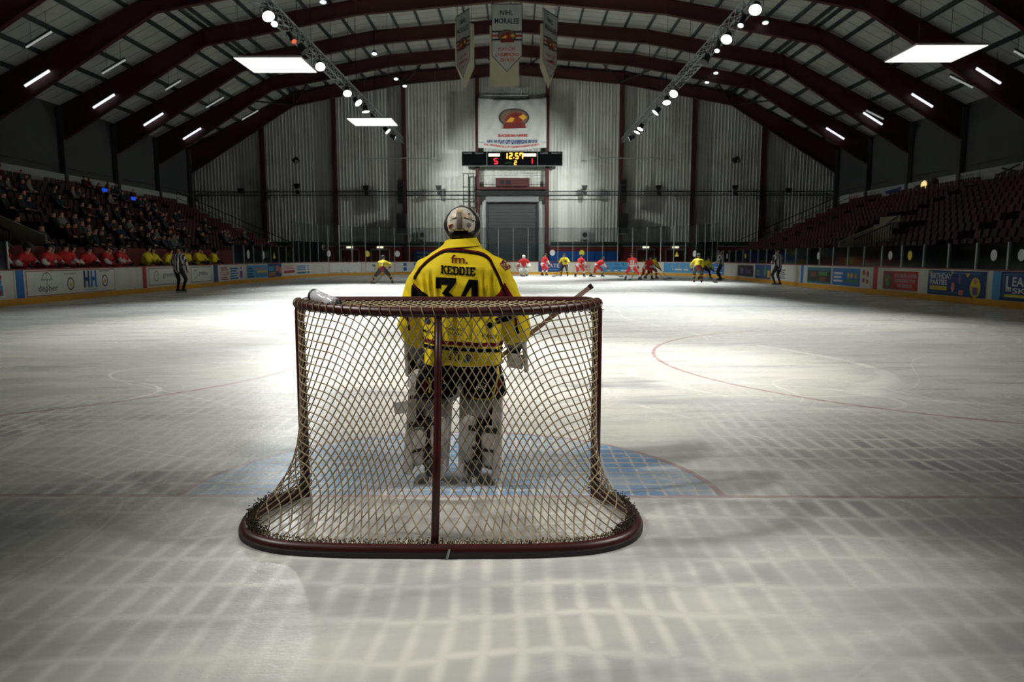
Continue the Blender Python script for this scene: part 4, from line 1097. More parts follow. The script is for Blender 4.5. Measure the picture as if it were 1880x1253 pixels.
def spotlight(x, y, aim, label, on=1.0, kind='flood', power=None, group=None, angle=60, drop=.42, tint=(1.0, .965, .89)):
    """fixture clamped under a truss and turned towards aim; its own lamp inside"""
    t = thing('truss_spotlight', label, 'spotlight', (x, y, TZ-drop), group=group)
    d = (Vector(aim)-Vector((x, y, TZ-drop))).normalized()
    u = Vector((0, 0, 1)); sd = d.cross(u).normalized(); up = sd.cross(d)
    mb = MB()
    if kind == 'flood':
        rings = []
        for k, (a, r) in enumerate(((-.30, .09), (-.24, .15), (-.02, .17), (.12, .25), (.14, .25))):
            rings.append([d*a + (sd*math.cos(q)+up*math.sin(q))*r for q in [2*math.pi*j/14 for j in range(14)]])
        mb.loft(rings); R = .23
    else:
        rings = []
        for k, (a, r) in enumerate(((-.42, .07), (-.38, .10), (.0, .10), (.02, .13), (.22, .13))):
            rings.append([d*a + (sd*math.cos(q)+up*math.sin(q))*r for q in [2*math.pi*j/12 for j in range(12)]])
        mb.loft(rings); R = .12
    mb.build('housing', M_dark, t, smooth=False)
    e = .145 if kind == 'flood' else .225
    mb = MB(); vs = [d*e] + [d*e + (sd*math.cos(2*math.pi*j/16)+up*math.sin(2*math.pi*j/16))*R for j in range(16)]
    mb.add(vs, [(0, 1+j, 1+(j+1) % 16) for j in range(16)]); mb.build('lens', M_lens if on > .5 else (M_lensd if on > .1 else M_orange if on > .05 else M_black), t)
    mb = MB(); mb.tube([sd*.28, sd*.28+Vector((0, 0, .22)), Vector((0, 0, .30)), -sd*.28+Vector((0, 0, .22)), -sd*.28], .018, 5); mb.tube([(0, 0, .28), (0, 0, drop)], .03, 6); cxx = (-9.9+.22 if x < 0 else 9.95-.22)-x; mb.tube([(0, 0, drop-.03), (cxx, 0, drop)], .03, 6); mb.build('yoke', M_dark, t)
    if on > .5:
        ld = bpy.data.lights.new('spot_lamp', 'SPOT'); ld.energy = TRUSS_W*(power or 1.0); ld.spot_size = math.radians(angle); ld.spot_blend = 1.0; ld.shadow_soft_size = .22 if y > 2 else .45
        ld.color = tint
        lo = bpy.data.objects.new('spot_lamp', ld); COL.objects.link(lo); lo.parent = t; lo.location = d*(e+.03)
        lo.rotation_euler = d.to_track_quat('-Z', 'Y').to_euler()
        lo['kind'] = 'helper'
LAMPS_L = [(25.55, 1, 'flood', (-3.5, 17, 0), .8), (26.4, 1, 'profile', (-7.0, 15, 0), .6), (28.7, .08, 'profile', (-2, 22, 0), 0), (30.4, .02, 'flood', (0, 30, 0), 0), (33.2, 1, 'flood', (-5, 23, 0), 1.5), (39.1, 1, 'flood', (-7, 31, 0), 1.4), (41.7, 1, 'flood', (1, 37, 0), 1.3), (44.2, 1, 'flood', (-8, 44, 0), 1.3), (47.0, .02, 'profile', (0, 40, 0), 0), (51.9, 1, 'flood', (2, 51, 0), .55), (54.9, 1, 'flood', (6.5, 61.5, 4.0), .5)]
LAMPS_R = [(24.9, 1, 'flood', (5.0, 16, 0), .6), (26.6, .2, 'profile', (4, 20, 0), 0), (28.7, 1, 'flood', (4, 21, 0), 1.3), (30.2, .2, 'profile', (6, 24, 0), 0), (32.4, .02, 'flood', (2, 30, 0), 0), (39.4, 1, 'flood', (2, 29, 0), 1.3), (41.6, 1, 'flood', (9, 37, 0), 1.2), (44.8, 1, 'flood', (0, 45, 0), 1.2), (50.9, 1, 'flood', (4, 49, 0), .5), (52.3, 1, 'flood', (4, 52, 0), .4), (55.6, 1, 'flood', (-6.5, 61.5, 4.0), .5)]
for lst, x, nm in ((LAMPS_L, -9.55, 'left'), (LAMPS_R, 9.7, 'right')):
    for i, (y, on, kd, aim, pw) in enumerate(lst):
        st = 'bright' if on > .5 else ('unlit' if on < .3 else 'dim')
        spotlight(x, y, aim, '%s %s under the %s truss, %s in line from the viewer' % (st, 'floodlight' if kd == 'flood' else 'narrow spotlight', nm, ORD[i]), on, kd, pw or 1.0, angle=54 if y < 50 else (64 if y < 54 else 110), tint=(.95, 1.0, .975))
# the same trusses carry lamps over the near end, above the picture's top edge
for i, (x, y, aim, pw, an) in enumerate(((-9.55, 17.0, (-4.0, 11.0, 0), .72, 60), (9.7, 17.0, (6.0, 11.5, 0), .50, 60), (-9.55, 9.0, (1.0, 5.6, 0), .68, 40), (9.7, 9.0, (.9, 5.2, 0), .66, 36), (-9.55, 1.0, (.70, -1.15, 0), .34, 16), (9.7, 1.0, (.45, -1.15, 0), .34, 16), (-9.55, -4.0, (.05, .3, 1.2), .26, 13), (9.7, -4.0, (.15, .3, 1.15), .17, 13))):
    spotlight(x, y, aim, 'floodlight on the near part of the %s truss, %s of the overhead ones' % ('left' if x < 0 else 'right', ORD[i]), 1, 'flood', pw, angle=an)

# added glowing panels, standing in for reflections in the viewing glass
M_reflection = mat('glass_reflection', (255, 253, 248), emit=(255, 253, 246), estr=REFLECTION_E, var=.02)
for x0, x1, y0, y1, lb in ((-12.5, -9.4, 29.45, 32.1, 'large glowing panel imitating a glass reflection beside the left truss'), (-10.75, -7.8, 43.85, 46.5, 'smaller glowing panel imitating a glass reflection near the end wall'), (17.5, 20.6, 27.7, 30.4, 'glowing panel imitating a glass reflection in front of right roof frames')):
    t = thing('reflection_panel', lb, 'reflection panel'); z = 10.5
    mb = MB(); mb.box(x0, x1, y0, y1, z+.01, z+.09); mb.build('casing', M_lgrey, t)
    mb = MB(); mb.box(x0+.02, x1-.02, y0+.02, y1-.02, z-.01, z+.01); mb.build('diffuser', M_reflection, t)
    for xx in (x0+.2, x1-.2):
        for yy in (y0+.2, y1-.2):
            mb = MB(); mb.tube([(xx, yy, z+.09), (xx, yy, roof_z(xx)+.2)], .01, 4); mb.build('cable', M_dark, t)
# fluorescent tubes under the roof slope
M_tube = mat('lit_tube', (250, 252, 255), emit=(235, 240, 255), estr=TUBE_E, var=.02)
M_tubed = mat('faint_tube', (220, 224, 224), emit=(225, 228, 225), estr=.35, var=.02)
def tube_light(p, q, m_, label, r):
    t = thing('tube_light', label, 'tube light')
    mb = MB(); mb.tube([p, q], r, 8); mb.build('tube', m_, t)
    p = Vector(p); q = Vector(q); d = (q-p).normalized(); up = Vector((0, 0, 1))
    mb = MB(); mb.bar(p+up*.11, q+up*.11, .14, .07); [mb.tube([p.lerp(q, f_)+up*.1, Vector((p.lerp(q, f_).x, p.lerp(q, f_).y, roof_z(p.lerp(q, f_).x)+.26))], .012, 4) for f_ in (.2, .8)]; mb.build('fitting', M_dark, t)
BL = [((-26.87, 36.6, 10.92), (-25.52, 36.7, 11.76)), ((-26.74, 42.85, 11.0), (-25.39, 42.95, 11.84)), ((-26.72, 49.1, 11.01), (-25.33, 49.2, 11.88)), ((-26.72, 55.3, 11.02), (-25.29, 55.4, 11.9))]
BR = [((25.54, 36.5, 11.75), (26.85, 36.4, 10.93)), ((25.48, 42.85, 11.78), (26.79, 42.75, 10.97)), ((25.41, 49.1, 11.83), (26.75, 49.0, 10.99)), ((25.38, 55.3, 11.84), (26.81, 55.2, 10.96))]
for nm, lst in (('left', BL), ('right', BR)):
    for i, (p, q) in enumerate(lst): tube_light(p, q, M_tube, 'bright white tube lamp under %s roof slope, %s from the viewer' % (nm, ORD[i]), .07)
DL = [((-24.8, 33.82, 12.2), (-23.5, 33.94, 13.01)), ((-24.44, 40.04, 12.43), (-23.1, 40.21, 13.26)), ((-23.69, 46.35, 12.89), (-22.66, 46.46, 13.53)), ((-23.6, 52.58, 12.95), (-22.29, 52.77, 13.76)), ((-23.19, 58.82, 13.2), (-21.86, 59.12, 14.03))]
DR = [((25.45, 33.38, 11.8), (26.29, 33.22, 11.28)), ((25.37, 38.64, 11.85), (26.52, 38.3, 11.14)), ((25.34, 43.63, 11.87), (26.39, 43.44, 11.22)), ((25.32, 48.54, 11.88), (26.41, 48.16, 11.21))]
for nm, lst in (('left', DL), ('right', DR)):
    for i, (p, q) in enumerate(lst): tube_light(p, q, M_tubed, 'faint grey tube lamp higher on %s roof slope, %s from the viewer' % (nm, ORD[i]), .05)
# small round roof lamps
M_small = mat('small_lamp', (240, 250, 255), emit=(225, 242, 255), estr=3.0)
for i, (x, y) in enumerate(((-10.72, 38.71), (-9.87, 49.3), (-9.53, 56.64), (-9.2, 59.11), (15.93, 42.56), (16.24, 54.9), (16.33, 57.93))):
    t = thing('roof_lamp', 'small round white lamp high in roof, %s from the left' % ORD[i], 'lamp', (x, y, 16.0))
    zt = roof_z(x)+.1-16.0
    mb = MB(); mb.ellipsoid((0, 0, .03), (.18, .18, .08), 14, 6); mb.build('globe', M_small, t)
    mb = MB(); mb.tube([(0, 0, .1), (0, 0, .3)], [.2, .08], 10); mb.tube([(0, 0, .3), (0, 0, max(.35, zt))], .015, 4); mb.build('stem', M_dark, t)

# ------------------------------------------------------------------ goal cage
M_post = mat('goal_red_paint', (56, 11, 10), .40, var=.25, scale=9)
M_cord = mat('net_cord', (158, 143, 116), .85, var=.22, scale=30)
M_cordd = mat('worn_lacing', (128, 112, 84), .9, var=.3, scale=30)
HW = .912
goal = thing('hockey_goal', 'dark red hockey goal cage with beige net seen from behind', 'goal')
PR = .030
mb = MB()
arc = lambda s_: [(s_*(HW-.07+.07*math.cos(a)), 0, 1.175+.055*math.sin(a)) for a in (0, .4, .8, 1.2, math.pi/2)]
mb.tube([(-HW, 0, 0)]+[(-HW, 0, .6)]+arc(-1)+arc(1)[::-1]+[(HW, 0, .6), (HW, 0, 0)], PR, 12)
mb.build('posts_and_crossbar', M_post, goal, smooth=True)
def top_xy(t):
    """top rear bar, t in -1..1; flat in the middle, swept forward to the posts"""
    a = 1.6; s_ = 1 if t >= 0 else -1; q = abs(t)
    # parameter by angle for an even spread
    th = q*math.pi/2
    x = .10*min(1, q*3) + (HW-.10)*(math.sin(th)**(2/a)) if q > 0 else 0
    y = -.56*(max(0, math.cos(th))**(2/a))
    return s_*min(x, HW), y
TT = [top_xy(-1+2*i/80) for i in range(81)]
mb = MB(); mb.tube([(x, y, 1.205+.02*(1+y/.56)) for x, y in TT], .027, 10); mb.build('top_rear_bar', M_post, goal, smooth=True)
def catmull(pts, n):
    out = []; P_ = [Vector(p) for p in pts]
    for i in range(len(P_)-1):
        p0 = P_[max(0, i-1)]; p1 = P_[i]; p2 = P_[i+1]; p3 = P_[min(len(P_)-1, i+2)]
        for k in range(n):
            t = k/n
            out.append(.5*((2*p1)+(-p0+p2)*t+(2*p0-5*p1+4*p2-p3)*t*t+(-p0+3*p1-3*p2+p3)*t**3))
    out.append(P_[-1]); return out
half = [(-.93, .0, 0), (-1.03, -.16, 0), (-1.085, -.36, 0), (-1.075, -.56, 0), (-.985, -.735, 0), (-.80, -.85, 0), (-.52, -.895, 0), (-.2, -.905, 0)]
basepts = half + [(0, -.906, 0)] + [(-x, y, z) for x, y, z in half[::-1]]
BC = catmull(basepts, 8)
mb = MB()
rings = []
for i, p in enumerate(BC):
    t = (BC[min(i+1, len(BC)-1)]-BC[max(i-1, 0)]).normalized(); n_ = Vector((t.y, -t.x, 0))   # outward
    prof = [(-.034, .004), (.030, .004), (.036, .030), (.026, .052), (.0, .062), (-.026, .052), (-.036, .028)]
    rings.append([p+n_*a+Vector((0, 0, z)) for a, z in prof])
mb.loft(rings); mb.build('base_frame', M_post, goal, smooth=True)
M_skirt = mat('base_black_skirt', (16, 14, 15), .5)
mb = MB(); rings = []
for i, p in enumerate(BC):
    t = (BC[min(i+1, len(BC)-1)]-BC[max(i-1, 0)]).normalized(); n_ = Vector((t.y, -t.x, 0))
    rings.append([p+n_*a+Vector((0, 0, z)) for a, z in ((.030, .001), (.040, .001), (.040, .026), (.034, .028))])
mb.loft(rings); mb.build('base_skirt', M_skirt, goal)
mb = MB(); mb.tube([(0.0, -.56, 1.20), (.0, -.60, .9), (.004, -.72, .5), (.005, -.895, .03)], .021, 10); mb.build('centre_post', M_post, goal, smooth=True)
mb = MB(); mb.tube([(.085, -.945, .05), (.07, -.955, .0)], .006, 5); mb.build('clip', M_alu, goal)

# net surface: u along the cage (m), w down from the top bar (m)
def resample(pts, n):
    pts = [Vector(p) for p in pts]; L = [0]
    for a, b_ in zip(pts, pts[1:]): L.append(L[-1]+(b_-a).length)
    out = []; j = 0
    for i in range(n):
        s_ = L[-1]*i/(n-1)
        while j < len(L)-2 and L[j+1] < s_: j += 1
        f = (s_-L[j])/max(1e-9, L[j+1]-L[j]); out.append(pts[j].lerp(pts[j+1], f))
    return out, L[-1]
NP = 241
topP, LT = resample([(x, y-.012, 1.215+.02*(1+y/.56)) for x, y in TT], NP)
botP, LB = resample([(p.x*.985, p.y*.985+.0, .055) for p in BC], NP)
UL = 2.75; WH = 1.18
def net_pt(u, w):
    f = (u/UL+.5)*(NP-1); f = max(0, min(NP-1.001, f)); i = int(f); k = f-i
    a = topP[i].lerp(topP[i+1], k); b_ = botP[i].lerp(botP[i+1], k)
    t = max(0, min(1, w/WH))
    g = .10*t + .12*t*t + .78*t**4.5
    p = a.lerp(b_, g); p.z = a.z+(b_.z-a.z)*t
    tg = botP[min(i+2, NP-1)]-botP[max(i-2, 0)]; n_ = Vector((tg.y, -tg.x, 0)).normalized()
    side = abs(u)/(UL/2)
    bul = .045*math.sin(math.pi*t)*(1-side**4)*.5
    fold = .030*t**3*math.sin(u*7.5+2.0*t+.6)*(1-t**6) + .018*t**4*math.sin(u*17+1.1)*(1-t**8)
    billow = -.05*math.exp(-((t-.82)/.16)**2)*(1-side**3)
    p += n_*(bul*.3+fold+billow*.9)
    if p.z < .05: p.z = .05
    return p
du = .004; US = np.arange(-UL/2, UL/2+1e-6, du)
def sm(x, a, b_):
    t = np.clip((x-a)/(b_-a), 0, 1); return t*t*(3-2*t)
def family(sign):
    v = US
    rgt = sm(v, .10, .85); lft = sm(-v, .10, .85)
    c = 13.4 + 8.6*rgt - 5.0*lft
    g = 18.2*(1-.97*rgt) - 3.5*lft
    G = np.cumsum(g)*du
    curves = []
    lo = int(math.floor((0*c+G).min()))-2; hi = int(math.ceil((WH*c+G).max()))+2
    for n in range(lo, hi+1):
        w = (n+.37-G)/c
        ok = (w >= 0) & (w <= WH)
        idx = np.where(ok)[0]
        if len(idx) < 2: continue
        runs = np.split(idx, np.where(np.diff(idx) > 1)[0]+1)
        for r in runs:
            if len(r) < 2: continue
            pts = [(US[r[0]], w[r[0]])]
            for k in r[1:]:
                if (US[k]-pts[-1][0])**2+(w[k]-pts[-1][1])**2 > .016**2 or k == r[-1]: pts.append((US[k], w[k]))
            # subdivide steep jumps
            out = [pts[0]]
            for q in pts[1:]:
                d = math.hypot(q[0]-out[-1][0], q[1]-out[-1][1]); m_ = int(d/.024)
                p0 = out[-1]
                for j in range(1, m_+1): out.append((p0[0]+(q[0]-p0[0])*j/(m_+1), p0[1]+(q[1]-p0[1])*j/(m_+1)))
                out.append(q)
            curves.append([(u*sign, w_) for u, w_ in out])
    return curves
mb = MB()
CR = .0040
for sg in (1, -1):
    for cv in family(sg):
        pts = [net_pt(u, w) for u, w in cv]
        if sg < 0: pts = [p + Vector((0, -.0015, 0)) for p in pts]
        mb.tube(pts, CR, 4, caps=False)
o = mb.build('back_net', M_cord, goal, smooth=True, fix=False); tag(o, 'beige knotted cord netting'); o['kind'] = 'stuff'
# top net between crossbar and rear bar
mb = MB()
def ytop(x):
    for (xa, ya), (xb, yb) in zip(TT, TT[1:]):
        if xa <= x <= xb and xb > xa: return ya+(yb-ya)*(x-xa)/(xb-xa)
    return 0
def ztop(x, y):
    yt = min(ytop(x), -.02); t = max(0, min(1, y/yt)); return 1.238-.018*t-.030*math.sin(math.pi*t)*(1-(x/HW)**2)
for sg in (1, -1):
    for k in range(-26, 27):
        pts = []
        for i in range(70):
            y = -.57*i/69; x = k*.058+.02+sg*(y+.28)*.9
            if abs(x) < HW-.02 and y >= ytop(x)-.02: pts.append((x, y, ztop(x, y)+.002*sg))
        if len(pts) > 3: mb.tube(pts[::3]+[pts[-1]], CR, 4, caps=False)
o = mb.build('top_net', M_cord, goal, smooth=True, fix=False); o['kind'] = 'stuff'
# lacing wound round bars
mb = MB()
for i in range(0, len(topP)-1):
    pass
def helix(path, r, turns_per_m, n=10, rad=.0032):
    path = [Vector(p) for p in path]; pts, L = resample(path, max(10, int(sum((b_-a).length for a, b_ in zip(path, path[1:]))*turns_per_m*n)))
    out = []
    for i, p in enumerate(pts):
        t = (pts[min(i+1, len(pts)-1)]-pts[max(i-1, 0)]).normalized()
        a = Vector((0, 0, 1)) if abs(t.z) < .8 else Vector((0, 1, 0)); n1 = t.cross(a).normalized(); n2 = t.cross(n1)
        q = 2*math.pi*i/n; out.append(p+(n1*math.cos(q)+n2*math.sin(q))*r)
    mb.tube(out, rad, 4, caps=False)
helix([(x, y, 1.205+.02*(1+y/.56)) for x, y in TT], .032, 17)
helix([(-HW+.02, -.015, .06), (-HW+.02, -.015, 1.16)], .026, 20); helix([(HW-.02, -.015, .06), (HW-.02, -.015, 1.16)], .026, 16)
helix([(p.x*.985, p.y*.985, .062) for p in BC], .010, 40)
o = mb.build('lacing', M_cordd, goal, smooth=True, fix=False); o['kind'] = 'stuff'
# matted cord ends on the base and at the right shoulder
mb = MB(); rf = random.Random(5)
def tufts(c, n, spread, lmin, lmax):
    for _ in range(n):
        p = Vector(c)+Vector((rf.gauss(0, spread[0]), rf.gauss(0, spread[1]), abs(rf.gauss(0, spread[2]))))
        d = Vector((rf.uniform(-1, 1), rf.uniform(-1, 1), rf.uniform(-.2, 1))).normalized()*rf.uniform(lmin, lmax)
        mb.tube([p, p+d*.5+Vector((rf.uniform(-.005, .005), 0, .002)), p+d], .0024, 4, caps=False)
for i in range(8, len(BC)-8, 1):
    p = BC[i]; q = abs(i-len(BC)/2)/(len(BC)/2)
    tufts((p.x*.98, p.y*.98, .06), 26 if q > .45 and q < .85 else 6, (.014, .014, .018 if .45 < q < .85 else .006), .006, .016)
tufts((HW-.03, -.02, 1.15), 40, (.02, .02, .03), .02, .05); tufts((HW-.01, -.02, 1.0), 20, (.012, .015, .05), .02, .04)
tufts((-HW+.0, -.06, .07), 160, (.03, .05, .035), .006, .018); tufts((HW-.0, -.06, .07), 160, (.03, .05, .035), .006, .018)
o = mb.build('frayed_cords', mat('dark_frayed_cord', (66, 58, 42), .9, var=.4, scale=40), goal, smooth=True, fix=False); o['kind'] = 'stuff'

# drink bottle lying on the top net
M_bot = mat('bottle_clear_plastic', (190, 190, 196), .18, var=.1, scale=8)
bt = thing('drink_bottle', 'pale plastic drinks bottle lying tilted in top net of goal', 'bottle')
A = Vector((-.775, -.16, 1.275)); Bv = Vector((-.585, -.30, 1.222)); d = (Bv-A).normalized(); sd = d.cross(Vector((0, 0, 1))).normalized(); up = sd.cross(d)
def lathe(mbx, prof, n=20):
    mbx.loft([[A+d*t+(sd*math.cos(2*math.pi*k/n)+up*math.sin(2*math.pi*k/n))*r for k in range(n)] for t, r in prof])
mb = MB(); lathe(mb, [(0.0, .030), (.004, .035), (.10, .036), (.11, .033), (.13, .033), (.14, .036), (.19, .036), (.205, .03)]); mb.build('body', M_bot, bt, smooth=True)
mb = MB(); lathe(mb, [(-.012, .030), (-.010, .0365), (.004, .0375), (.006, .0355)]); mb.build('base_ring', M_dark, bt)
mb = MB(); lathe(mb, [(.205, .03), (.22, .03), (.235, .012), (.25, .010)]); mb.build('lid', M_dark, bt)

# ------------------------------------------------------------------ people
def cap_d(c, a, b_):
    ab = b_-a; t = max(0, min(1, (c-a).dot(ab)/max(1e-9, ab.length_squared))); return (c-(a+ab*t)).length, t
def ik(a, b_, l1, l2, pole):
    a = Vector(a); b_ = Vector(b_); d = b_-a; L = min(d.length, (l1+l2)*.999); d.normalize()
    x = (l1*l1-l2*l2+L*L)/(2*L); h = math.sqrt(max(0, l1*l1-x*x))
    pole = Vector(pole); pole = (pole-d*pole.dot(d)); pole = pole.normalized() if pole.length > 1e-6 else Vector((0, 1, 0))
    return a+d*x+pole*h, a+d*L
def body(prims, voxel, mats, extra=None, it=4):
    """prims: (p, q, r0, r1, [(t, mat index)...] or mat index). One continuous skin, coloured by nearest limb."""
    mb = MB()
    for p, q, r0, r1, _ in prims: mb.capsule(p, q, r0, r1, 10, 3)
    me = remesh(mb, voxel, it)
    for m_ in mats: me.materials.append(m_)
    P_ = [(Vector(p), Vector(q), r0, r1, b_) for p, q, r0, r1, b_ in prims]
    cen = np.empty(len(me.polygons)*3); me.polygons.foreach_get('center', cen); cen = cen.reshape(-1, 3)
    D = []; T = []
    for p, q, r0, r1, b_ in P_:
        a = np.array(p); ab = np.array(q)-a
        t = np.clip(((cen-a) @ ab)/max(1e-9, float(ab @ ab)), 0, 1)
        D.append(np.linalg.norm(cen-(a+t[:, None]*ab), axis=1)-(r0+(r1-r0)*t)); T.append(t)
    D = np.array(D); T = np.array(T); BI = D.argmin(axis=0)
    mi = []
    for k, bi in enumerate(BI):
        bt_ = T[bi, k]; b_ = P_[bi][4]
        if isinstance(b_, int): v = b_
        else:
            v = b_[0][1]
            for t, m_ in b_:
                if bt_ >= t: v = m_
        if extra: v = extra(Vector(cen[k]), bi, bt_, v)
        mi.append(v)
    me.polygons.foreach_set('material_index', mi)
    return me
K_Y = mat('jersey_yellow', (226, 205, 30), .75, var=.06); K_R = mat('jersey_red', (190, 26, 30), .75, var=.08); K_W = mat('jersey_white', (226, 224, 220), .75, var=.04)
K_B = mat('kit_black', (18, 18, 22), .7); K_DR = mat('kit_dark_red', (110, 20, 22), .7); K_GL = mat('glove_dark', (24, 26, 34), .7)
K_ST = mat('stick_carbon', (40, 36, 34), .5); K_BLADE = mat('skate_steel', (190, 195, 200), .25, .8)
KITM = [K_Y, K_B, K_DR, M_skin, K_W, K_R, K_GL]   # 0 yellow 1 black 2 dark red 3 skin 4 white 5 red 6 glove
KIT = {
 'yellow': dict(tor=[(0, 0)], arm=[(0, 0)], fore=[(0, 0), (.55, 1), (.8, 2)], pant=1, sock=[(0, 1), (.25, 0), (.36, 2), (.5, 1), (.72, 0), (.8, 2)], glove=6, helm=K_B),
 'red': dict(tor=[(0, 5)], arm=[(0, 5), (.6, 4)], fore=[(0, 4), (.6, 5)], pant=5, sock=[(0, 5), (.3, 4), (.62, 1)], glove=6, helm=K_B),
 'ref': dict(tor=[(0, 4)], arm=[(0, 4)], fore=[(0, 4), (.92, 3)], pant=1, sock=[(0, 1)], glove=3, helm=K_B)}
def make_player(label, loc, yaw, kit, pel=(0, -.06, .90), lean=.5, turn=0.0, feet=((-.28, 0), (.28, 0)), hands=((-.12, .42, .92), (.22, .38, .74)), stick=None, number=None, group=None, scale=1.0, voxel=.028, name='person', knee=(0, 1, 0), bench=False):
    k = KIT[kit]
    t = thing(name, label, 'person', loc, yaw, group); t.scale = (scale,)*3
    pel = Vector(pel); ch = pel+Vector((math.sin(turn)*.1, math.sin(lean)*.50, math.cos(lean)*.50)); hd = ch+Vector((0, math.sin(lean*.45)*.24+.03, math.cos(lean*.45)*.24))
    spine = (ch-pel).normalized(); sw = .21; rx = Vector((math.cos(turn), math.sin(turn), 0))
    pr = [(pel, ch-spine*.08, .17, .19, k['tor']), (ch-rx*.13-spine*.06, ch+rx*.13-spine*.06, .155, .155, k['tor'][-1][1]), (ch, hd-Vector((0, 0, .03)), .075, .065, 3), (hd, hd+Vector((0, .01, .05)), .10, .10, 3)]
    if kit != 'ref': pr[0] = (pel+spine*.02, ch-spine*.08, .19, .205, k['tor'])
    thick = 1.0 if kit != 'ref' else .82
    for s_, f, h in ((-1, feet[0], hands[0]), (1, feet[1], hands[1])):
        hip = pel+rx*s_*.11-Vector((0, 0, .04)); an = Vector((f[0], f[1], f[2] if len(f) > 2 else .13)); kn, an = ik(hip, an, .44, .44, Vector(knee)+Vector((s_*.25, 0, 0)))
        pr += [(hip, kn, .135*thick, .095*thick, [(0, k['pant']), (.80, k['sock'][0][1])] if kit != 'ref' else k['pant']), (kn, an, .085*thick, .062*thick, k['sock'])]
        toe = Vector((0, .16, -.045)); pr.append((an-Vector((0, .05, .02)), an+toe, .052, .045, 1))
        sh = ch+rx*s_*sw-spine*.03; el, ha = ik(sh, h, .31, .29, Vector((s_*.8, -.5, -.4)))
        pr += [(sh, el, .098*thick, .08*thick, k['arm']), (el, ha, .078*thick, .062*thick, k['fore'])]
        hd_d = (ha-el).normalized()
        pr.append((ha, ha+hd_d*.08, .062 if kit != 'ref' else .04, .058 if kit != 'ref' else .035, k['glove']))
        mb = MB(); bx = an.x
        mb.box(bx-.006, bx+.006, an.y-.12, an.y+.24, an.z-.13, an.z-.09); mb.box(bx-.012, bx+.012, an.y-.09, an.y-.03, an.z-.10, an.z-.05); mb.box(bx-.012, bx+.012, an.y+.10, an.y+.16, an.z-.10, an.z-.05)
        mb.build('skate_blade', K_BLADE, t)
    ex = None
    if kit == 'ref':
        ex = lambda c, bi, bt_, v: (1 if v == 4 and int(math.floor((c.x+5)/.055)) % 2 else v)
    if kit == 'yellow':
        ex = lambda c, bi, bt_, v: (2 if v == 0 and bi == 0 and bt_ < .12 else v)
    if kit == 'red':
        ex = lambda c, bi, bt_, v: (4 if v == 5 and bi == 0 and bt_ < .10 else v)
    me = body(pr, voxel, KITM, ex)
    obj('body', me, t)
    mb = MB(); c = hd+Vector((0, -.005, .075)); rings = []
    for j in range(7):
        a = math.pi/2*j/6
        rings.append([(c.x+.125*math.cos(a)*math.cos(2*math.pi*q/14), c.y+.145*math.cos(a)*math.sin(2*math.pi*q/14), c.z-.045+.14*math.sin(a)) for q in range(14)])
    mb.loft(rings); mb.box(c.x-.123, c.x-.10, c.y-.06, c.y+.05, c.z-.14, c.z); mb.box(c.x+.10, c.x+.123, c.y-.06, c.y+.05, c.z-.14, c.z)
    mb.build('helmet', k['helm'], t, smooth=True)
    if kit != 'ref':
        mb = MB(); mb.prism([(c.x-.09, c.y+.13, c.z-.02), (c.x+.09, c.y+.13, c.z-.02), (c.x+.085, c.y+.15, c.z-.09), (c.x-.085, c.y+.15, c.z-.09)], (0, .008, 0)); mb.build('visor', M_glass, t)
    if number:
        bv = BVHTree.FromPolygons([v.co[:] for v in me.vertices], [p.vertices[:] for p in me.polygons])
        mc = pel.lerp(ch, .62)
        def f(u, v):
            o_ = mc + rx*u + spine*v + Vector((0, -1, 0))*.6; hit = bv.ray_cast(o_, Vector((0, 1, 0)))
            return (hit[0]-Vector((0, .012, 0))) if hit[0] else mc+rx*u+spine*v-Vector((0, .2, 0))
        flat('number', [words(number, -.15, .15, -.11, .13, .03)], f, K_W if kit == 'red' else K_B, t, grid=.05)
    if stick:
        (a, b_, lab) = stick
        R = Matrix.Rotation(yaw, 3, 'Z'); L = Vector(loc)
        make_stick(L+R @ (Vector(a)*scale), L+R @ (Vector(b_)*scale), lab)
    return t
def make_stick(top, heel, label):
    top = Vector(top); heel = Vector(heel); heel.z = .03
    t = thing('hockey_stick', label, 'hockey stick')
    mb = MB(); mb.bar(top, heel, .028, .022); mb.build('shaft', K_ST, t)
    d = heel-top; d.z = 0; d = d.normalized() if d.length > .01 else Vector((1, 0, 0))
    mb = MB(); mb.prism([heel+Vector((0, 0, -.028)), heel+d*.28+Vector((0, 0, -.022)), heel+d*.30+Vector((0, 0, .02)), heel+d*.27+Vector((0, 0, .045)), heel+Vector((0, 0, .045))], Vector((-d.y, d.x, 0))*.012); mb.build('blade', K_B, t)

S = lambda a, b_, l: (a, b_, l)
make_player('skater in yellow jersey number 77 crouching wide near left far zone', (-7.0, 35.4, 0), .05, 'yellow', (0, -.12, .84), .75, 0, ((-.62, -.05), (.52, .05)), ((-.05, .45, .82), (.38, .25, .95)), S((.42, .30, 1.0), (-.5, .55, .03), 'stick slanting between the legs of yellow number 77'), '77')
make_player('skater in red with white sleeves standing near far goal', (2.55, 53.2, 0), -.9, 'red', (0, -.08, .93), .45, 0, ((-.15, -.05), (.2, .1)), ((-.1, .5, 1.0), (.3, .4, .85)), S((-.1, .5, 1.1), (.4, 1.0, .03), 'stick of the red skater beside the far goal'))
make_player('skater in yellow facing the viewer in the far goal scrum', (4.1, 51.1, 0), 2.7, 'yellow', (0, -.06, .9), .35, 0, ((-.25, 0), (.25, .1)), ((-.2, .35, 1.15), (.25, .4, .95)), S((-.25, .35, 1.75), (.5, .6, .03), 'raised stick of the yellow skater in the far scrum'))
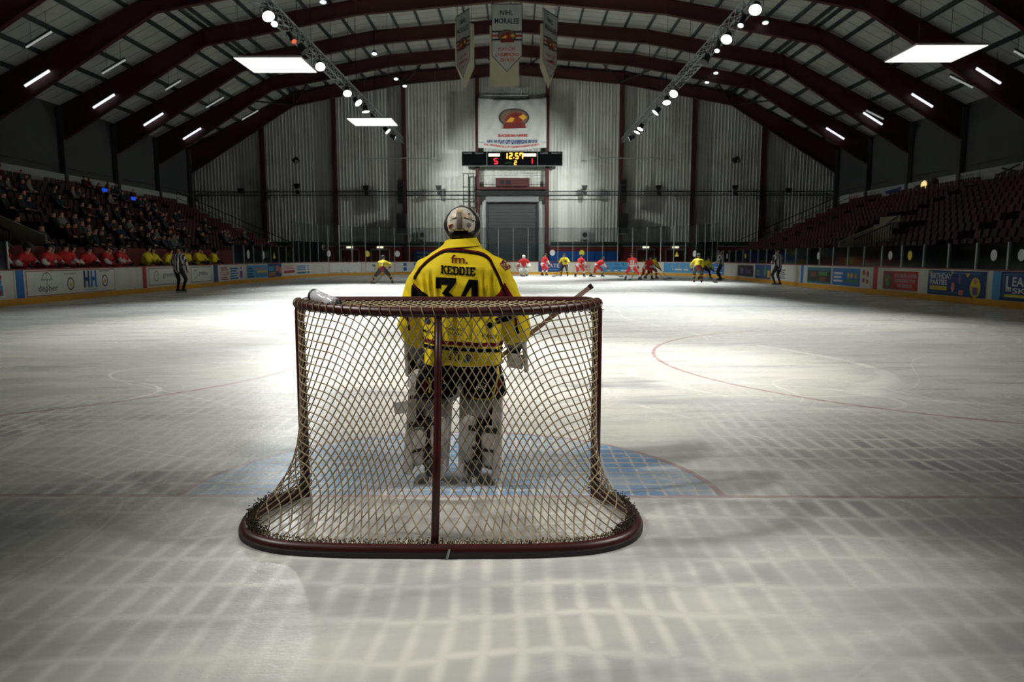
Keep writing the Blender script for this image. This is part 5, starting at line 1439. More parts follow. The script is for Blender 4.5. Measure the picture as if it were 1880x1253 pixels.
make_player('skater in red turned sideways between yellow and leaning red skaters', (5.1, 49.6, 0), -.7, 'red', (0, -.1, .9), .6, 0, ((-.25, -.2), (.3, .15)), ((-.05, .5, .9), (.3, .4, .8)), S((-.05, .5, 1.0), (.4, 1.1, .03), 'stick of the sideways red skater'))
make_player('skater in red lunging to the right behind number 22', (6.5, 49.6, 0), -1.4, 'red', (0, -.15, .85), .95, 0, ((-.2, -.55), (.2, .25)), ((-.05, .6, .75), (.2, .7, .6)), S((-.05, .55, .8), (.2, 1.6, .03), 'long stick reaching right from the lunging red skater'))
make_player('skater in red number 22 seen from behind with legs spread', (7.7, 41.0, 0), -.15, 'red', (-.05, -.1, .90), .45, 0, ((-.45, -.05), (.55, .0)), ((-.2, .5, .8), (.35, .45, .85)), S((.35, .45, .95), (-.1, 1.2, .03), 'stick held in front of red number 22'), '22')
make_player('skater in red leaning right just behind number 22', (9.0, 43.2, 0), -1.0, 'red', (0, -.15, .85), .85, 0, ((-.25, -.45), (.2, .25)), ((-.05, .6, .75), (.2, .6, .6)), S((-.05, .6, .85), (.2, 1.3, .03), 'stick of the red skater behind number 22'))
make_player('skater in yellow chasing right behind the red pair', (9.7, 45.3, 0), -1.1, 'yellow', (0, -.15, .85), .85, 0, ((-.25, -.4), (.2, .25)), ((-.05, .6, .75), (.2, .6, .6)), S((-.05, .6, .85), (.15, 1.3, .03), 'stick of the yellow skater chasing right'))
make_player('stocky skater in yellow with back turned on the right side', (10.65, 36.4, 0), -.25, 'yellow', (0, -.08, .90), .65, 0, ((-.2, 0), (.2, .05)), ((-.35, .35, .8), (.1, .5, .85)), S((.1, .5, .95), (.9, 1.2, .03), 'black stick reaching right from the stocky yellow skater'))
make_player('bending skater in yellow at the right corner boards', (12.9, 43.6, 0), -1.0, 'yellow', (0, -.15, .85), .95, 0, ((-.25, -.25), (.25, .3)), ((-.05, .6, .7), (.2, .6, .6)), S((-.05, .6, .8), (.2, 1.35, .03), 'stick of the bending yellow skater by right boards'))
make_player('official in striped shirt standing near left boards with back turned', (-13.75, 25.7, 0), -.2, 'ref', (0, 0, .96), .12, 0, ((-.08, 0), (.12, .05)), ((-.22, .25, .95), (.36, .05, .88)), scale=1.06, voxel=.02)
make_player('official in striped shirt turned sideways by right corner boards', (13.4, 41.6, 0), 1.1, 'ref', (0, 0, .96), .08, 0, ((-.14, 0), (.14, 0)), ((-.15, .3, 1.1), (.15, .3, 1.05)), scale=1.06, voxel=.02)
make_player('official with crossed arms standing alone along the right boards', (14.0, 33.2, 0), .5, 'ref', (0, 0, .96), .1, 0, ((-.18, 0), (.18, 0)), ((-.05, .3, 1.18), (.05, .32, 1.15)), scale=1.06, voxel=.02)
# far goalkeeper with cage
def far_keeper():
    t = thing('person', 'goalkeeper in red and white guarding the far goal', 'person', (.95, 51.6, 0), math.pi)
    pr = [((0, 0, .85), (0, .12, 1.2), .2, .22, 5), ((-.16, .12, 1.22), (.16, .12, 1.22), .16, .16, 5), ((0, .14, 1.3), (0, .2, 1.42), .08, .07, 4), ((0, .2, 1.48), (0, .22, 1.54), .115, .115, 4)]
    for s_ in (-1, 1):
        pr += [((s_*.12, 0, .8), (s_*.22, .2, .52), .15, .13, 4), ((s_*.22, .22, .5), (s_*.2, .12, .14), .14, .13, 4), ((s_*.2, .05, .08), (s_*.22, .25, .07), .06, .06, 1),
               ((s_*.26, .12, 1.2), (s_*.42, .15, .98), .1, .09, 5), ((s_*.42, .15, .98), (s_*.40, .4, .85), .085, .08, 4), ((s_*.40, .45, .84), (s_*.42, .5, .8), .13, .12, 4 if s_ < 0 else 2)]
    obj('body', body(pr, .03, KITM), t)
    for s_ in (-1, 1):
        mb = MB(); mb.box(s_*.2-.15, s_*.2+.15, .16, .24, .03, .74); mb.build('leg_pad', K_W, t)
    mb = MB(); mb.ellipsoid((0, .21, 1.52), (.13, .15, .15), 12, 8); mb.build('mask', K_W, t, smooth=True)
    g = thing('hockey_goal', 'small red hockey goal at the far end behind red goalkeeper', 'goal', (.2, 52.6, 0))
    mb = MB(); mb.tube([(-.92, 0, 0), (-.92, 0, 1.22), (.92, 0, 1.22), (.92, 0, 0)], .03, 8); mb.build('posts_and_crossbar', M_post, g)
    mb = MB(); mb.tube([(-.92, 0, .03), (-1.0, .6, .03), (-.6, 1.0, .03), (.6, 1.0, .03), (1.0, .6, .03), (.92, 0, .03)], .03, 8); mb.build('base_frame', M_post, g)
    mb = MB(); mb.prism([(-.92, 0, 1.2), (-.7, .5, 1.2), (.7, .5, 1.2), (.92, 0, 1.2)], (0, 0, .004)); mb.prism([(-.7, .5, 1.2), (.7, .5, 1.2), (.7, 1.0, .05), (-.7, 1.0, .05)], (0, .004, 0)); mb.build('net_sheet', M_net, g)
    make_stick((.2, 51.2, 1.0), (.75, 51.0, .03), 'stick of the far red goalkeeper')
far_keeper()

# players on the benches: a few poses, copied along the bench
floor_b = MB(); floor_b.box(-17.3, -15.35, 20.5, 36.5, 0, .28); o = floor_b.build('bench_floor', M_conc); tag(o, 'raised floor of the players benches', 'platform', kind='structure')
rb = random.Random(3)
def bench(kit, n, y0, y1, who, group):
    protos = []
    for v in range(3):
        protos.append(make_player('x', (0, 0, 0), -math.pi/2, kit, (0, -.1, .84), .30+.15*v, 0, ((-.2, 0), (.2, .05)), ((-.22, .42, .92+.04*v), (.24, .42, .95)), group=group, voxel=.035))
    for i in range(n):
        t = protos[i] if i < 3 else copy_tree(protos[i % 3])
        y = y0+(y1-y0)*(i+.5)/n
        t.location = (-15.95-.25*(i % 2), y, .28); t.rotation_euler = (0, 0, -math.pi/2+rb.uniform(-.5, .5)); t['label'] = 'player in %s on the bench, %s from the %s end' % (who, ORD[i], 'near')
bench('red', 14, 17.9, 26.0, 'red', 'red team players on the bench')
bench('yellow', 10, 27.0, 35.4, 'yellow', 'yellow team players on the bench')

# ------------------------------------------------------------------ the goalkeeper in the foreground
GX = .055
def GP(px, py, y=.16):
    """point on the plane y = const of the keeper's back, from measured picture positions (used once, to take sizes off the photograph)"""
    F_ = 1317.0; a = (px-940.0)/F_; b_ = (626.5-py)/F_; cy_, sy_ = math.cos(PITCH), math.sin(PITCH); yw = math.atan(9/1317.0)
    d = Vector((a, cy_+b_*sy_, -sy_+b_*cy_)); d = Vector((d.x*math.cos(yw)-d.y*math.sin(yw), d.x*math.sin(yw)+d.y*math.cos(yw), d.z))
    t = (y+4.376)/d.y; return .42+d.x*t, 1.5+d.z*t
keeper = thing('person', 'goalkeeper in yellow number 34 jersey and white pads standing in front of goal', 'person', (GX, .35, 0)); keeper.location = (0, 0, 0)
G_Y = mat('keeper_yellow_cloth', (232, 206, 28), .7, var=.05, scale=5, spec=.2)
G_B = mat('keeper_black_cloth', (11, 10, 13), .85, spec=.08); G_R = mat('keeper_maroon_print', (96, 16, 20), .8, spec=.1)
G_P = mat('pad_white', (196, 194, 192), .55, var=.10, scale=7); G_P2 = mat('pad_grey', (126, 126, 130), .6, var=.12, scale=9); G_K = mat('pad_black', (20, 20, 22), .6)
# body under the kit
pr = [((GX, .34, .86), (GX, .33, 1.34), .15, .17, 0), ((GX-.16, .33, 1.40), (GX+.16, .33, 1.40), .10, .10, 0), ((GX, .33, 1.45), (GX, .34, 1.62), .07, .065, 1), ((GX, .35, 1.68), (GX, .35, 1.74), .088, .085, 1)]
LEG = [(-1, -.135, -.125), (1, .145, .135)]
for s_, kx, ax in LEG:
    pr += [((GX+s_*.11, .34, .84), (kx, .40, .50), .115, .085, 0), ((kx, .39, .50), (ax, .30, .14), .075, .055, 0), ((ax, .25, .10), (ax+s_*.01, .42, .07), .045, .04, 0)]
HL = Vector((GX-.31, .56, .86)); HR = Vector((GX+.335, .54, .885))
pr += [((GX-.20, .33, 1.41), (GX-.285, .35, 1.10), .07, .055, 0), ((GX-.285, .35, 1.10), HL, .05, .04, 0), ((GX+.20, .33, 1.41), (GX+.32, .35, 1.12), .07, .055, 0), ((GX+.32, .35, 1.12), HR, .05, .04, 0)]
me = body(pr, .018, [G_B, mat('dark_hair', (24, 18, 16), .8)]); obj('body', me, keeper)
# jersey
mb = MB(); NS = 28
def sring(z, cx, cy, rx, ry, e=2.5):
    out = []
    for k in range(NS):
        a = 2*math.pi*k/NS; c, s_ = math.cos(a), math.sin(a)
        out.append((cx+rx*math.copysign(abs(c)**(2/e), c), cy+ry*math.copysign(abs(s_)**(2/e), s_), z))
    return out
mb.loft([sring(*r) for r in ((.80, GX+.008, .335, .258, .185), (.88, GX+.006, .33, .262, .195), (1.02, GX+.004, .33, .258, .195), (1.18, GX, .33, .272, .20), (1.32, GX, .33, .292, .198), (1.42, GX, .335, .290, .178), (1.475, GX, .34, .255, .155), (1.525, GX, .34, .195, .13, 2.2), (1.565, GX, .345, .135, .112, 2), (1.60, GX, .35, .098, .095, 2), (1.615, GX, .35, .092, .092, 2))])
def sleeve(pts):
    rings = []
    for i, (c, r, ry) in enumerate(pts):
        c = Vector(c); a = Vector(pts[max(0, i-1)][0]); b_ = Vector(pts[min(len(pts)-1, i+1)][0]); t = (b_-a).normalized()
        n1 = t.cross(Vector((0, 1, 0))).normalized(); n2 = t.cross(n1)
        rings.append([c+n1*r*math.cos(2*math.pi*k/16)+n2*ry*math.sin(2*math.pi*k/16) for k in range(16)])
    mb.loft(rings)
sleeve([((GX-.12, .335, 1.44), .10, .10), ((GX-.20, .335, 1.405), .115, .12), ((GX-.255, .34, 1.28), .108, .12), ((GX-.295, .35, 1.14), .108, .125), ((GX-.315, .40, 1.05), .105, .12), ((GX-.325, .47, .985), .098, .10), ((GX-.33, .52, .955), .09, .09)])
sleeve([((GX+.12, .335, 1.44), .10, .10), ((GX+.205, .335, 1.405), .115, .12), ((GX+.275, .34, 1.28), .112, .12), ((GX+.325, .35, 1.14), .112, .125), ((GX+.35, .40, 1.06), .108, .12), ((GX+.36, .47, .99), .10, .10), ((GX+.362, .52, .96), .092, .09)])
jm = remesh(mb, .0095, 7)
CREASE = [(-.180, 1.42, 1.06, .02, .020, .020), (-.130, 1.38, 1.00, .01, .017, .018), (-.222, 1.40, 1.12, .02, .016, .016), (.155, 1.44, 1.05, -.01, .020, .020), (.205, 1.42, 1.12, -.015, .018, .018), (.108, 1.38, 1.05, .0, .014, .018), (-.02, 1.18, .86, .015, .010, .020), (.07, 1.15, .84, -.01, .010, .020), (-.10, 1.10, .83, -.01, .010, .020), (.17, 1.12, .83, .02, .012, .018), (-.20, 1.05, .82, -.02, .010, .018)]
NCO = [(v.co.copy(), v.normal.copy()) for v in jm.vertices]; newco = []
for p, n_ in NCO:
    rx_ = p.x-GX; t = max(0, min(1, (1.47-p.z)/.5)); inner = abs(rx_) < .24
    # soft vertical drapery falling from the shoulders, plus cross creases on the sleeves
    u = rx_*(11-3*t) + .8*noise.noise(Vector((rx_*3, p.z*2.2, 1.7)))
    dr = noise.noise(Vector((u, p.z*1.1, 3.0)))*.55 + noise.noise(Vector((u*2.1, p.z*1.8, 9.0)))*.3
    cr = noise.noise(Vector((p.x*8, p.y*8, p.z*15+rx_*10)))
    a = .060*t if inner else .020
    b_ = .008 if inner else .020
    # a few deep creases hanging from the shoulder seams and pulled in at the arms
    crs = 0.0
    for (x0, z0, z1, sl, dp, wd_) in CREASE:
        if z1 < p.z < z0:
            q = (z0-p.z)/(z0-z1); k_ = (rx_-x0-sl*q)/(wd_*(.6+.9*q))
            crs -= 1.5*dp*math.exp(-k_*k_)*min(1, q*4)*min(1, (1-q)*5)
            crs += .7*dp*math.exp(-((k_-1.9)/1.0)**2)*min(1, q*4)*min(1, (1-q)*5)
    if p.y > .34: crs = 0.0
    edge = max(0, min(1, (p.z-.80)/.06))
    newco += list(p + n_*(crs + dr*a*(.35+.65*edge) + cr*b_*(1 if p.z < 1.44 else .3)))
jm.vertices.foreach_set('co', newco)
jm.update(); jm = new_from_mods(jm, [('SMOOTH', dict(factor=.5, iterations=5))]); jm.materials.clear(); jm.materials.append(G_Y); jm.polygons.foreach_set('use_smooth', [True]*len(jm.polygons)); jm.update()
jersey = obj('jersey', jm, keeper); tag(jersey, 'yellow jersey with black number')
JB = BVHTree.FromPolygons([v.co[:] for v in jm.vertices], [p.vertices[:] for p in jm.polygons])
def onto(bv, off=.004, y0=-.6, miss=.2):
    def f(x, z):
        h = bv.ray_cast(Vector((x, y0, z)), Vector((0, 1, 0)))
        if h[0] is None:
            h2 = bv.find_nearest(Vector((x, miss, z))); q = h2[0]; return q+h2[1]*off
        return h[0]+(h[1]*off if h[1].y < 0 else -h[1]*off)
    return f
def pj(shape, y=.16):
    """measured 2-D outlines -> metres on the keeper's back"""
    if isinstance(shape, tuple): return ([GP(a, b_, y) for a, b_ in shape[0]], shape[1])
    return [GP(a, b_, y) for a, b_ in shape]
def decal(name, shapes, m_, parent, off=.004, bv=None, grid=.012, y=.16, miss=.2):
    return flat(name, [pj(s_, y) for s_ in shapes], onto(bv or JB, off, miss=miss), m_, parent, grid=grid)
# piping across the shoulders
pl = [(757, 512), (764, 500), (778, 484), (796, 470), (815, 460.5), (840, 460), (866, 463), (884, 467), (897, 476), (905, 490), (914, 508), (922, 527), (931, 545), (938, 552)]
pl = [(p.x, p.y) for p in catmull([(a, b_, 0) for a, b_ in pl], 5)]
decal('piping', [stroke([(a, b_-1.0) for a, b_ in pl], 3.6)], G_R, jersey, .004)
decal('piping', [stroke([(a, b_+2.2) for a, b_ in pl], 3.2)], G_B, jersey, .005)
# slab lettering KEDDIE on a grid of unit letters (w 1, h 1)
def slab(ch):
    s_ = .26; h = .17
    st = [rect(.08, .08+s_, 0, 1)]
    sf = lambda x0, x1: [rect(x0, x1, 0, h), rect(x0, x1, 1-h, 1)]
    if ch == 'K': return st + sf(0, .44) + [[(.30, .42), (.30, .66), (.68, 1), (.92, 1)], [(.40, .62), (.56, .70), (1.0, 0), (.68, 0)]] + sf(.62, 1.0)
    if ch == 'E': return st + [rect(0, .92, 0, h), rect(0, .92, 1-h, 1), rect(.2, .66, .42, .58), rect(.72, .92, 0, .36), rect(.72, .92, .64, 1)]
    if ch == 'D': return st + [rect(0, .72, 0, h), rect(0, .72, 1-h, 1), rect(.70, .96, .2, .8), [(.60, h), (.60, 0), (.80, 0), (.96, .2), (.96, .3), (.70, .3)], [(.60, 1-h), (.60, 1), (.80, 1), (.96, .8), (.96, .7), (.70, .7)]]
    if ch == 'I': return [rect(.22, .50, 0, 1)] + sf(.04, .68)
wd = {'K': 1.06, 'E': 1.0, 'D': 1.04, 'I': .76}
def mapchar(shapes, x0, w_, tl):
    """tl(a, b): unit letter -> picture position"""
    return [[tl(x0+p[0]*w_, p[1]) for p in sh] for sh in shapes]
cur = 0; sh = []
tot = sum(wd[c] for c in 'KEDDIE')
for c in 'KEDDIE':
    x0 = cur/tot; w_ = 1/tot
    sh += mapchar(slab(c), x0, w_, lambda a, b_: (809.5+64*a, 502.5+4.2*a-15*b_+.8*math.sin(a*3.1)))
    cur += wd[c]
decal('name_lettering', sh, G_B, jersey, .005)
# digits 3 and 4
three = [[(0, 1), (.98, 1), (.98, .86), (.56, .52), (.34, .52), (.34, .56), (.62, .80), (.27, .80), (.27, .68), (0, .68)],
         [(.40, .50), (.56, .62), (.98, .42), (.98, .14), (.82, 0), (.62, .2), (.66, .36), (.52, .45)], [(0, .0), (.82, 0), (.68, .2), (0, .2)], [(0, 0), (.26, 0), (.26, .34), (0, .34)]]
four = [[(.52, 1), (.98, 1), (.98, 0), (.66, 0), (.66, .80)], [(.52, 1), (.70, .86), (.26, .40), (0, .34)], [(0, .22), (1.12, .22), (1.12, .40), (0, .40)], [(0, .22), (.2, .3), (.26, .42), (0, .42)]]
decal('number', mapchar(three, 0, 1, lambda a, b_: (800.5+38*a, 509.5+1.6*a+62*(1-b_))) + mapchar(four, 0, 1, lambda a, b_: (842.5+36*a, 512.5+2*a+62*(1-b_))), G_B, jersey, .005)
vs, fs, b = text2d('fm.', .012); decal('sponsor_lettering', [([(827.5+(p[0]-b[0])/(b[1]-b[0])*31, 484+1.4*(p[0]-b[0])/(b[1]-b[0])-(p[1]-b[2])/(b[3]-b[2])*15.5) for p in vs], fs)], G_R, jersey, .005)
def small(body_, x0, x1, y0, y1, m_, slope=0.0, bold=.01, off=.005):
    vs, fs, b = text2d(body_, bold)
    w_ = b[1]-b[0]; h_ = b[3]-b[2]
    decal('small_lettering', [([(x0+(p[0]-b[0])/w_*(x1-x0), y1-(p[1]-b[2])/h_*(y1-y0)+slope*(p[0]-b[0])/w_) for p in vs], fs)], m_, jersey, off, grid=.02)
small('DYNAMICS', 838, 866, 450.5, 453.5, G_B, 1.0)
small('EVERLAST', 820, 853, 600, 606, G_B, 2.0); small('TRAINING', 822, 849, 608, 614, G_B, 2.0)
small('(BAILEY)', 884, 914, 612, 621, G_B, 5.0); small('Malhar', 775, 800, 606, 612, G_B, 0)
small('S U', 823, 844, 650, 661, G_B, 1)
decal('club_badge', [ring2(858.5, 659, 7.5, 8, 2.2)], mat('badge_blue', (60, 70, 110), .7), jersey, .005); decal('club_badge', [[(855, 663), (858, 653), (863, 664)]], mat('badge_blue', (60, 70, 110), .7), jersey, .005)
decal('club_badge', [disc(784, 590, 5.5, 6)], mat('badge_navy', (24, 30, 60), .7), jersey, .005); decal('club_badge', [disc(899, 598, 5, 6)], G_B, jersey, .005)
decal('house_mark', [stroke([(829, 650), (836, 645), (843, 650)], 1.8)], G_B, jersey, .005)
# hem stripes, a little lower on the right
lineY = lambda x, y0: y0+(x-775)/145*9
xs = [770+i*4 for i in range(39)]
decal('hem_stripe', [stroke([(x, lineY(x, 626.5)) for x in xs], 7.0)], G_R, jersey, .004, miss=.33)
decal('hem_stripe', [stroke([(x, lineY(x, 637)) for x in xs], 6.5)], G_B, jersey, .004, miss=.33)
# dark panels under the arms
decal('side_panel', [[(753, 525), (759, 526), (785, 543), (785, 578), (760, 574), (752, 552)]], G_B, jersey, .004)
decal('side_panel', [[(756, 520), (763, 531), (771, 543), (762, 533), (755, 527)]], G_R, jersey, .006)
decal('side_panel', [[(926, 520), (934, 534), (943, 549), (943, 570), (905, 578), (905, 548), (916, 538)]], G_R, jersey, .004)
decal('side_panel', [[(908, 585), (938, 580), (941, 590), (912, 597)]], G_B, jersey, .005)
decal('sleeve_stripe', [stroke([(945, 578), (949, 612)], 4.5)], G_R, jersey, .004); decal('sleeve_stripe', [stroke([(946, 600), (952, 618)], 5)], G_B, jersey, .005)
decal('sleeve_stripe', [stroke([(743, 574), (747, 610)], 4)], G_R, jersey, .004)
# shoulder patch
decal('shoulder_patch', [[(922, 477), (934, 470), (943, 487), (933, 495)]], mat('patch_plum', (92, 22, 40), .7), jersey, .005)
decal('shoulder_patch', [[(929, 476), (934, 474), (936, 478), (931, 480)], [(934, 484), (938, 482), (940, 487), (935, 489)]], mat('patch_pink', (196, 120, 130), .7), jersey, .006)
# collar
mb = MB(); rings = []
for (z, r, w_) in ((1.565, .132, .0), (1.59, .112, .0), (1.615, .102, .0), (1.618, .094, 0), (1.59, .09, 0)):
    rings.append([(GX+r*1.02*math.cos(2*math.pi*k/24), .348+r*math.sin(2*math.pi*k/24), z+.010*math.sin(2*math.pi*k/24*1.0+1.2)) for k in range(24)])
mb.loft(rings, caps=False); mb.build('collar', G_Y, keeper, smooth=True)
# pants
mb = MB()
mb.loft([sring(z, cx, .345, rx, ry) for z, cx, rx, ry in ((.70, GX, .255, .165), (.80, GX, .25, .17), (.90, GX, .22, .16))])
for s_, cx in ((-1, -.105), (1, .19)):
    mb.loft([sring(z, c, .36, rx, ry) for z, c, rx, ry in ((.575, cx+s_*.02, .135, .135), (.60, cx+s_*.02, .145, .15), (.70, cx, .145, .16), (.78, cx-s_*.01, .13, .15))])
pm = remesh(mb, .014, 4); pm.materials.append(G_B); pants = obj('pants', pm, keeper); tag(pants, 'black padded hockey pants')
PB = BVHTree.FromPolygons([v.co[:] for v in pm.vertices], [p.vertices[:] for p in pm.polygons])
G_T = mat('pants_yellow_trim', (206, 184, 40), .7)
decal('trim', [stroke([(912, 676), (914, 690), (910, 708), (905, 728), (898, 737)], 3.5), stroke([(898, 737), (882, 736), (866, 731)], 3.0)], G_T, pants, .004, PB, y=.2)
decal('trim', [stroke([(787, 694), (791, 706), (788, 722)], 3.5)], G_T, pants, .004, PB, y=.2)
decal('trim', [stroke([(917, 700), (912, 726)], 5)], G_R, pants, .003, PB, y=.2); decal('trim', [stroke([(781, 700), (778, 722)], 5)], G_R, pants, .003, PB, y=.2)
decal('scribble', [stroke([(873, 716), (878, 704), (880, 718), (886, 708), (892, 717), (874, 709)], 1.2), stroke([(886, 702), (893, 706), (889, 712)], 1.2), stroke([(813, 702), (820, 708), (815, 716)], 1.0)], K_W, pants, .004, PB, y=.2)
# leg pads
def leg_pad(s_, ctop, cbot, zt, zb, name_lab):
    t = empty('leg_pad', parent=keeper); tag(t, name_lab)
    def ringat(z):
        f = (zt-z)/(zt-zb); cx = ctop+(cbot-ctop)*f; ow = .150+.012*f; iw = .135-.005*f; yo = .03*math.sin(f*3.0)
        yb = .245-.05*f if f > .2 else .30-.22*f
        o_, i_ = (cx+s_*ow), (cx-s_*iw)
        pts = [(o_, yb), (o_+s_*.004, .36), (o_-s_*.012, .47), (cx+s_*.06, .515), (cx-s_*.06, .515), (i_+s_*.012, .47), (i_, .38), (i_+s_*.004, yb+.035),
               (i_+s_*.050, yb+.035), (i_+s_*.054, .38), (cx-s_*.04, .45), (cx+s_*.04, .45), (o_-s_*.066, .38), (o_-s_*.064, yb)]
        return [(x, y+yo, z) for x, y in pts]
    mb = MB(); n = 16; mb.loft([ringat(zt+(zb-zt)*i/n) for i in range(n+1)])
    me = mb.mesh('shell', [G_P]); me = new_from_mods(me, [('BEVEL', dict(width=.012, segments=2, limit_method='ANGLE')), ])
    bm = bmesh.new(); bm.from_mesh(me); bmesh.ops.recalc_face_normals(bm, faces=bm.faces); bm.to_mesh(me); bm.free()
    obj('shell', me, t)
    cm = lambda z: ctop+(cbot-ctop)*(zt-z)/(zt-zb)
    # knee block, calf wrap and straps
    mb = MB(); c = cm(.50); mb.capsule((c-.07, .30, .545), (c+.07, .30, .545), .05, .05, 12, 4); mb.capsule((c-s_*.02-.03, .29, .47), (c-s_*.02+.05, .29, .47), .045, .045, 12, 4)
    o = obj('knee_stack', remesh(mb, .012, 3), t); o.data.materials.append(G_P2)
    mb = MB(); mb.capsule((cm(.4)-s_*.055, .27, .42), (cm(.2)-s_*.05, .275, .17), .052, .04, 12, 4); mb.capsule((cm(.4)+s_*.07, .27, .34), (cm(.2)+s_*.07, .27, .16), .055, .045, 12, 4)
    o = obj('calf_wing', remesh(mb, .012, 3), t); o.data.materials.append(G_P)
    for z, w_, th in ((.415 if s_ < 0 else .375, .095, .018), (.24, .07, .010), (.60, .10, .012)):
        mb = MB(); c = cm(z); mb.obox((c+s_*.035, .225, z), (w_, 0, -.012*s_), (0, .006, 0), (0, 0, th)); mb.build('strap', G_K, t)
    mb = MB(); c = cm(.3); mb.capsule((c, .30, .46), (cm(.12), .29, .14), .05, .045, 10, 3); o = obj('calf_guard', remesh(mb, .014, 3), t); o.data.materials.append(G_K)
    mb = MB(); c = cm(.36); mb.obox((c+s_*.12, .235, .40), (.022, 0, 0), (0, .008, 0), (0, 0, .03)); mb.build('buckle', M_alu, t)
leg_pad(-1, -.135, -.175, .74, .075, 'white left leg pad with black straps'); leg_pad(1, .175, .155, .74, .045, 'white right leg pad with black straps')
for s_, ax in ((-1, -.14), (1, .14)):
    sk = empty('skate', parent=keeper)
    mb = MB(); mb.capsule((ax, .22, .135), (ax, .23, .10), .05, .052, 12, 4); mb.capsule((ax, .23, .095), (ax+s_*.01, .42, .085), .045, .042, 12, 4); o = obj('boot', remesh(mb, .01, 3), sk); o.data.materials.append(G_K)
    mb = MB(); mb.box(ax-.016, ax+.016, .20, .46, .022, .062); mb.build('holder', G_P, sk); mb = MB(); mb.box(ax-.002, ax+.002, .19, .47, .0, .024); mb.build('blade', K_BLADE, sk)
# catching glove (left): cuff, mitt, pocket, fingers, thumb
cg = empty('catching_glove', parent=keeper); tag(cg, 'white and grey catching glove')
mb = MB(); c = HL
mb.loft([[(c.x+dx+rx*math.cos(2*math.pi*k/16), c.y+dy+ry*math.sin(2*math.pi*k/16), c.z+z) for k in range(16)] for dx, dy, rx, ry, z in ((.0, -.05, .085, .075, .13), (-.012, -.03, .092, .085, .06), (-.02, .0, .085, .085, .0), (-.012, .02, .075, .08, -.06))]); mb.build('cuff', G_P2, cg, smooth=True)
mb = MB(); mb.capsule((c.x-.03, c.y+.02, c.z-.02), (c.x+.02, c.y+.04, c.z-.10), .07, .06, 12, 4)
for k in range(4): mb.capsule((c.x-.05+k*.035, c.y+.02-.012*k, c.z-.09), (c.x-.055+k*.032, c.y+.05, c.z-.19+.012*abs(k-1)), .024, .019, 8, 3)
mb.capsule((c.x+.06, c.y-.0, c.z-.05), (c.x+.085, c.y+.04, c.z-.13), .026, .021, 8, 3)
o = obj('mitt', remesh(mb, .009, 3), cg); o.data.materials.append(G_K)
mb = MB(); mb.ellipsoid((c.x+.012, c.y-.04, c.z-.075), (.03, .03, .035), 10, 6); mb.ellipsoid((c.x+.03, c.y-.035, c.z-.15), (.025, .025, .03), 10, 6); mb.build('knuckle_pad', G_P2, cg, smooth=True)
mb = MB(); mb.obox((c.x-.030, c.y-.01, c.z-.235), (.050, .0, -.018), (0, .06, 0), (.008, 0, .032)); me = mb.mesh('edge', [G_P]); me = new_from_mods(me, [('BEVEL', dict(width=.014, segments=3))]); obj('pocket_edge', me, cg)
mb = MB(); mb.obox((c.x-.085, c.y-.0, c.z-.06), (.012, 0, 0), (0, .07, 0), (-.004, 0, .12)); me = mb.mesh('edge', [G_P]); me = new_from_mods(me, [('BEVEL', dict(width=.010, segments=3))]); obj('outer_board', me, cg)
# goalkeeper's stick, held across the body in the blocker hand
b0 = Vector((.905, .36, 1.305)); hand = Vector((HR.x+.03, HR.y-.03, HR.z+.02)); dS = (hand-b0).normalized()
gs = thing('goalkeeper_stick', 'brown goalkeeper stick held slanting up to the right over goal', 'hockey stick')
pe = b0+dS*.80; pend = b0+dS*1.36
mb = MB(); mb.bar(b0, pe, .021, .029, (0, 0, 1)); mb.build('shaft', mat('stick_brown', (160, 134, 124), .5), gs)
mb = MB(); mb.bar(b0-dS*.012, b0+dS*.01, .026, .034); mb.build('butt_end', mat('butt_black', (24, 20, 20), .6), gs)
mb = MB(); mb.bar(pe, pend, .024, .085); mb.build('paddle', G_P, gs)
bd = Vector((-.75, .1, -.12)).normalized(); mb = MB(); mb.bar(pend-dS*.03, pend+bd*.36, .018, .085); mb.build('blade', G_P, gs)
# blocker (right): board, cuff, hand with fingers round the shaft
bk = empty('blocker', parent=keeper); tag(bk, 'white blocker glove with black palm')
mb = MB(); mb.obox((HR.x+.085, HR.y+.0, HR.z-.03), (.016, 0, .006), (.0, .10, 0), (-.012, 0, .135)); me = mb.mesh('board', [G_P]); me = new_from_mods(me, [('BEVEL', dict(width=.012, segments=3))]); obj('board', me, bk)
mb = MB(); mb.loft([[(HR.x+.02+dx+rx*math.cos(2*math.pi*k/16), HR.y-.06+dy+ry*math.sin(2*math.pi*k/16), HR.z+z) for k in range(16)] for dx, dy, rx, ry, z in ((.005, -.02, .075, .07, .11), (.0, .0, .082, .078, .05), (.0, .03, .07, .07, .0))]); mb.build('cuff', G_P2, bk, smooth=True)
mb = MB(); mb.capsule(HR+Vector((.02, -.02, .01)), HR+Vector((.0, -.01, -.07)), .048, .042, 12, 4)
sdv = dS.cross(Vector((0, 1, 0))).normalized()
for k in range(4):
    q = hand+dS*(.035-.028*k); mb.capsule(q+Vector((.0, .01, -.045)), q+Vector((0, -.032, -.015)), .016, .015, 8, 3); mb.capsule(q+Vector((0, -.032, -.015)), q+Vector((0, -.020, .022)), .014, .012, 8, 3)
mb.capsule(hand+Vector((-.02, .02, -.02)), hand+dS*.07+Vector((0, .02, .018)), .018, .014, 8, 3)
o = obj('hand', remesh(mb, .007, 2), bk); o.data.materials.append(G_K)
mb = MB(); mb.obox((HR.x+.02, HR.y-.075, HR.z-.09), (.055, 0, -.01), (0, .012, 0), (.006, 0, .05)); me = mb.mesh('flap', [G_P]); me = new_from_mods(me, [('BEVEL', dict(width=.01, segments=2))]); obj('palm_flap', me, bk)
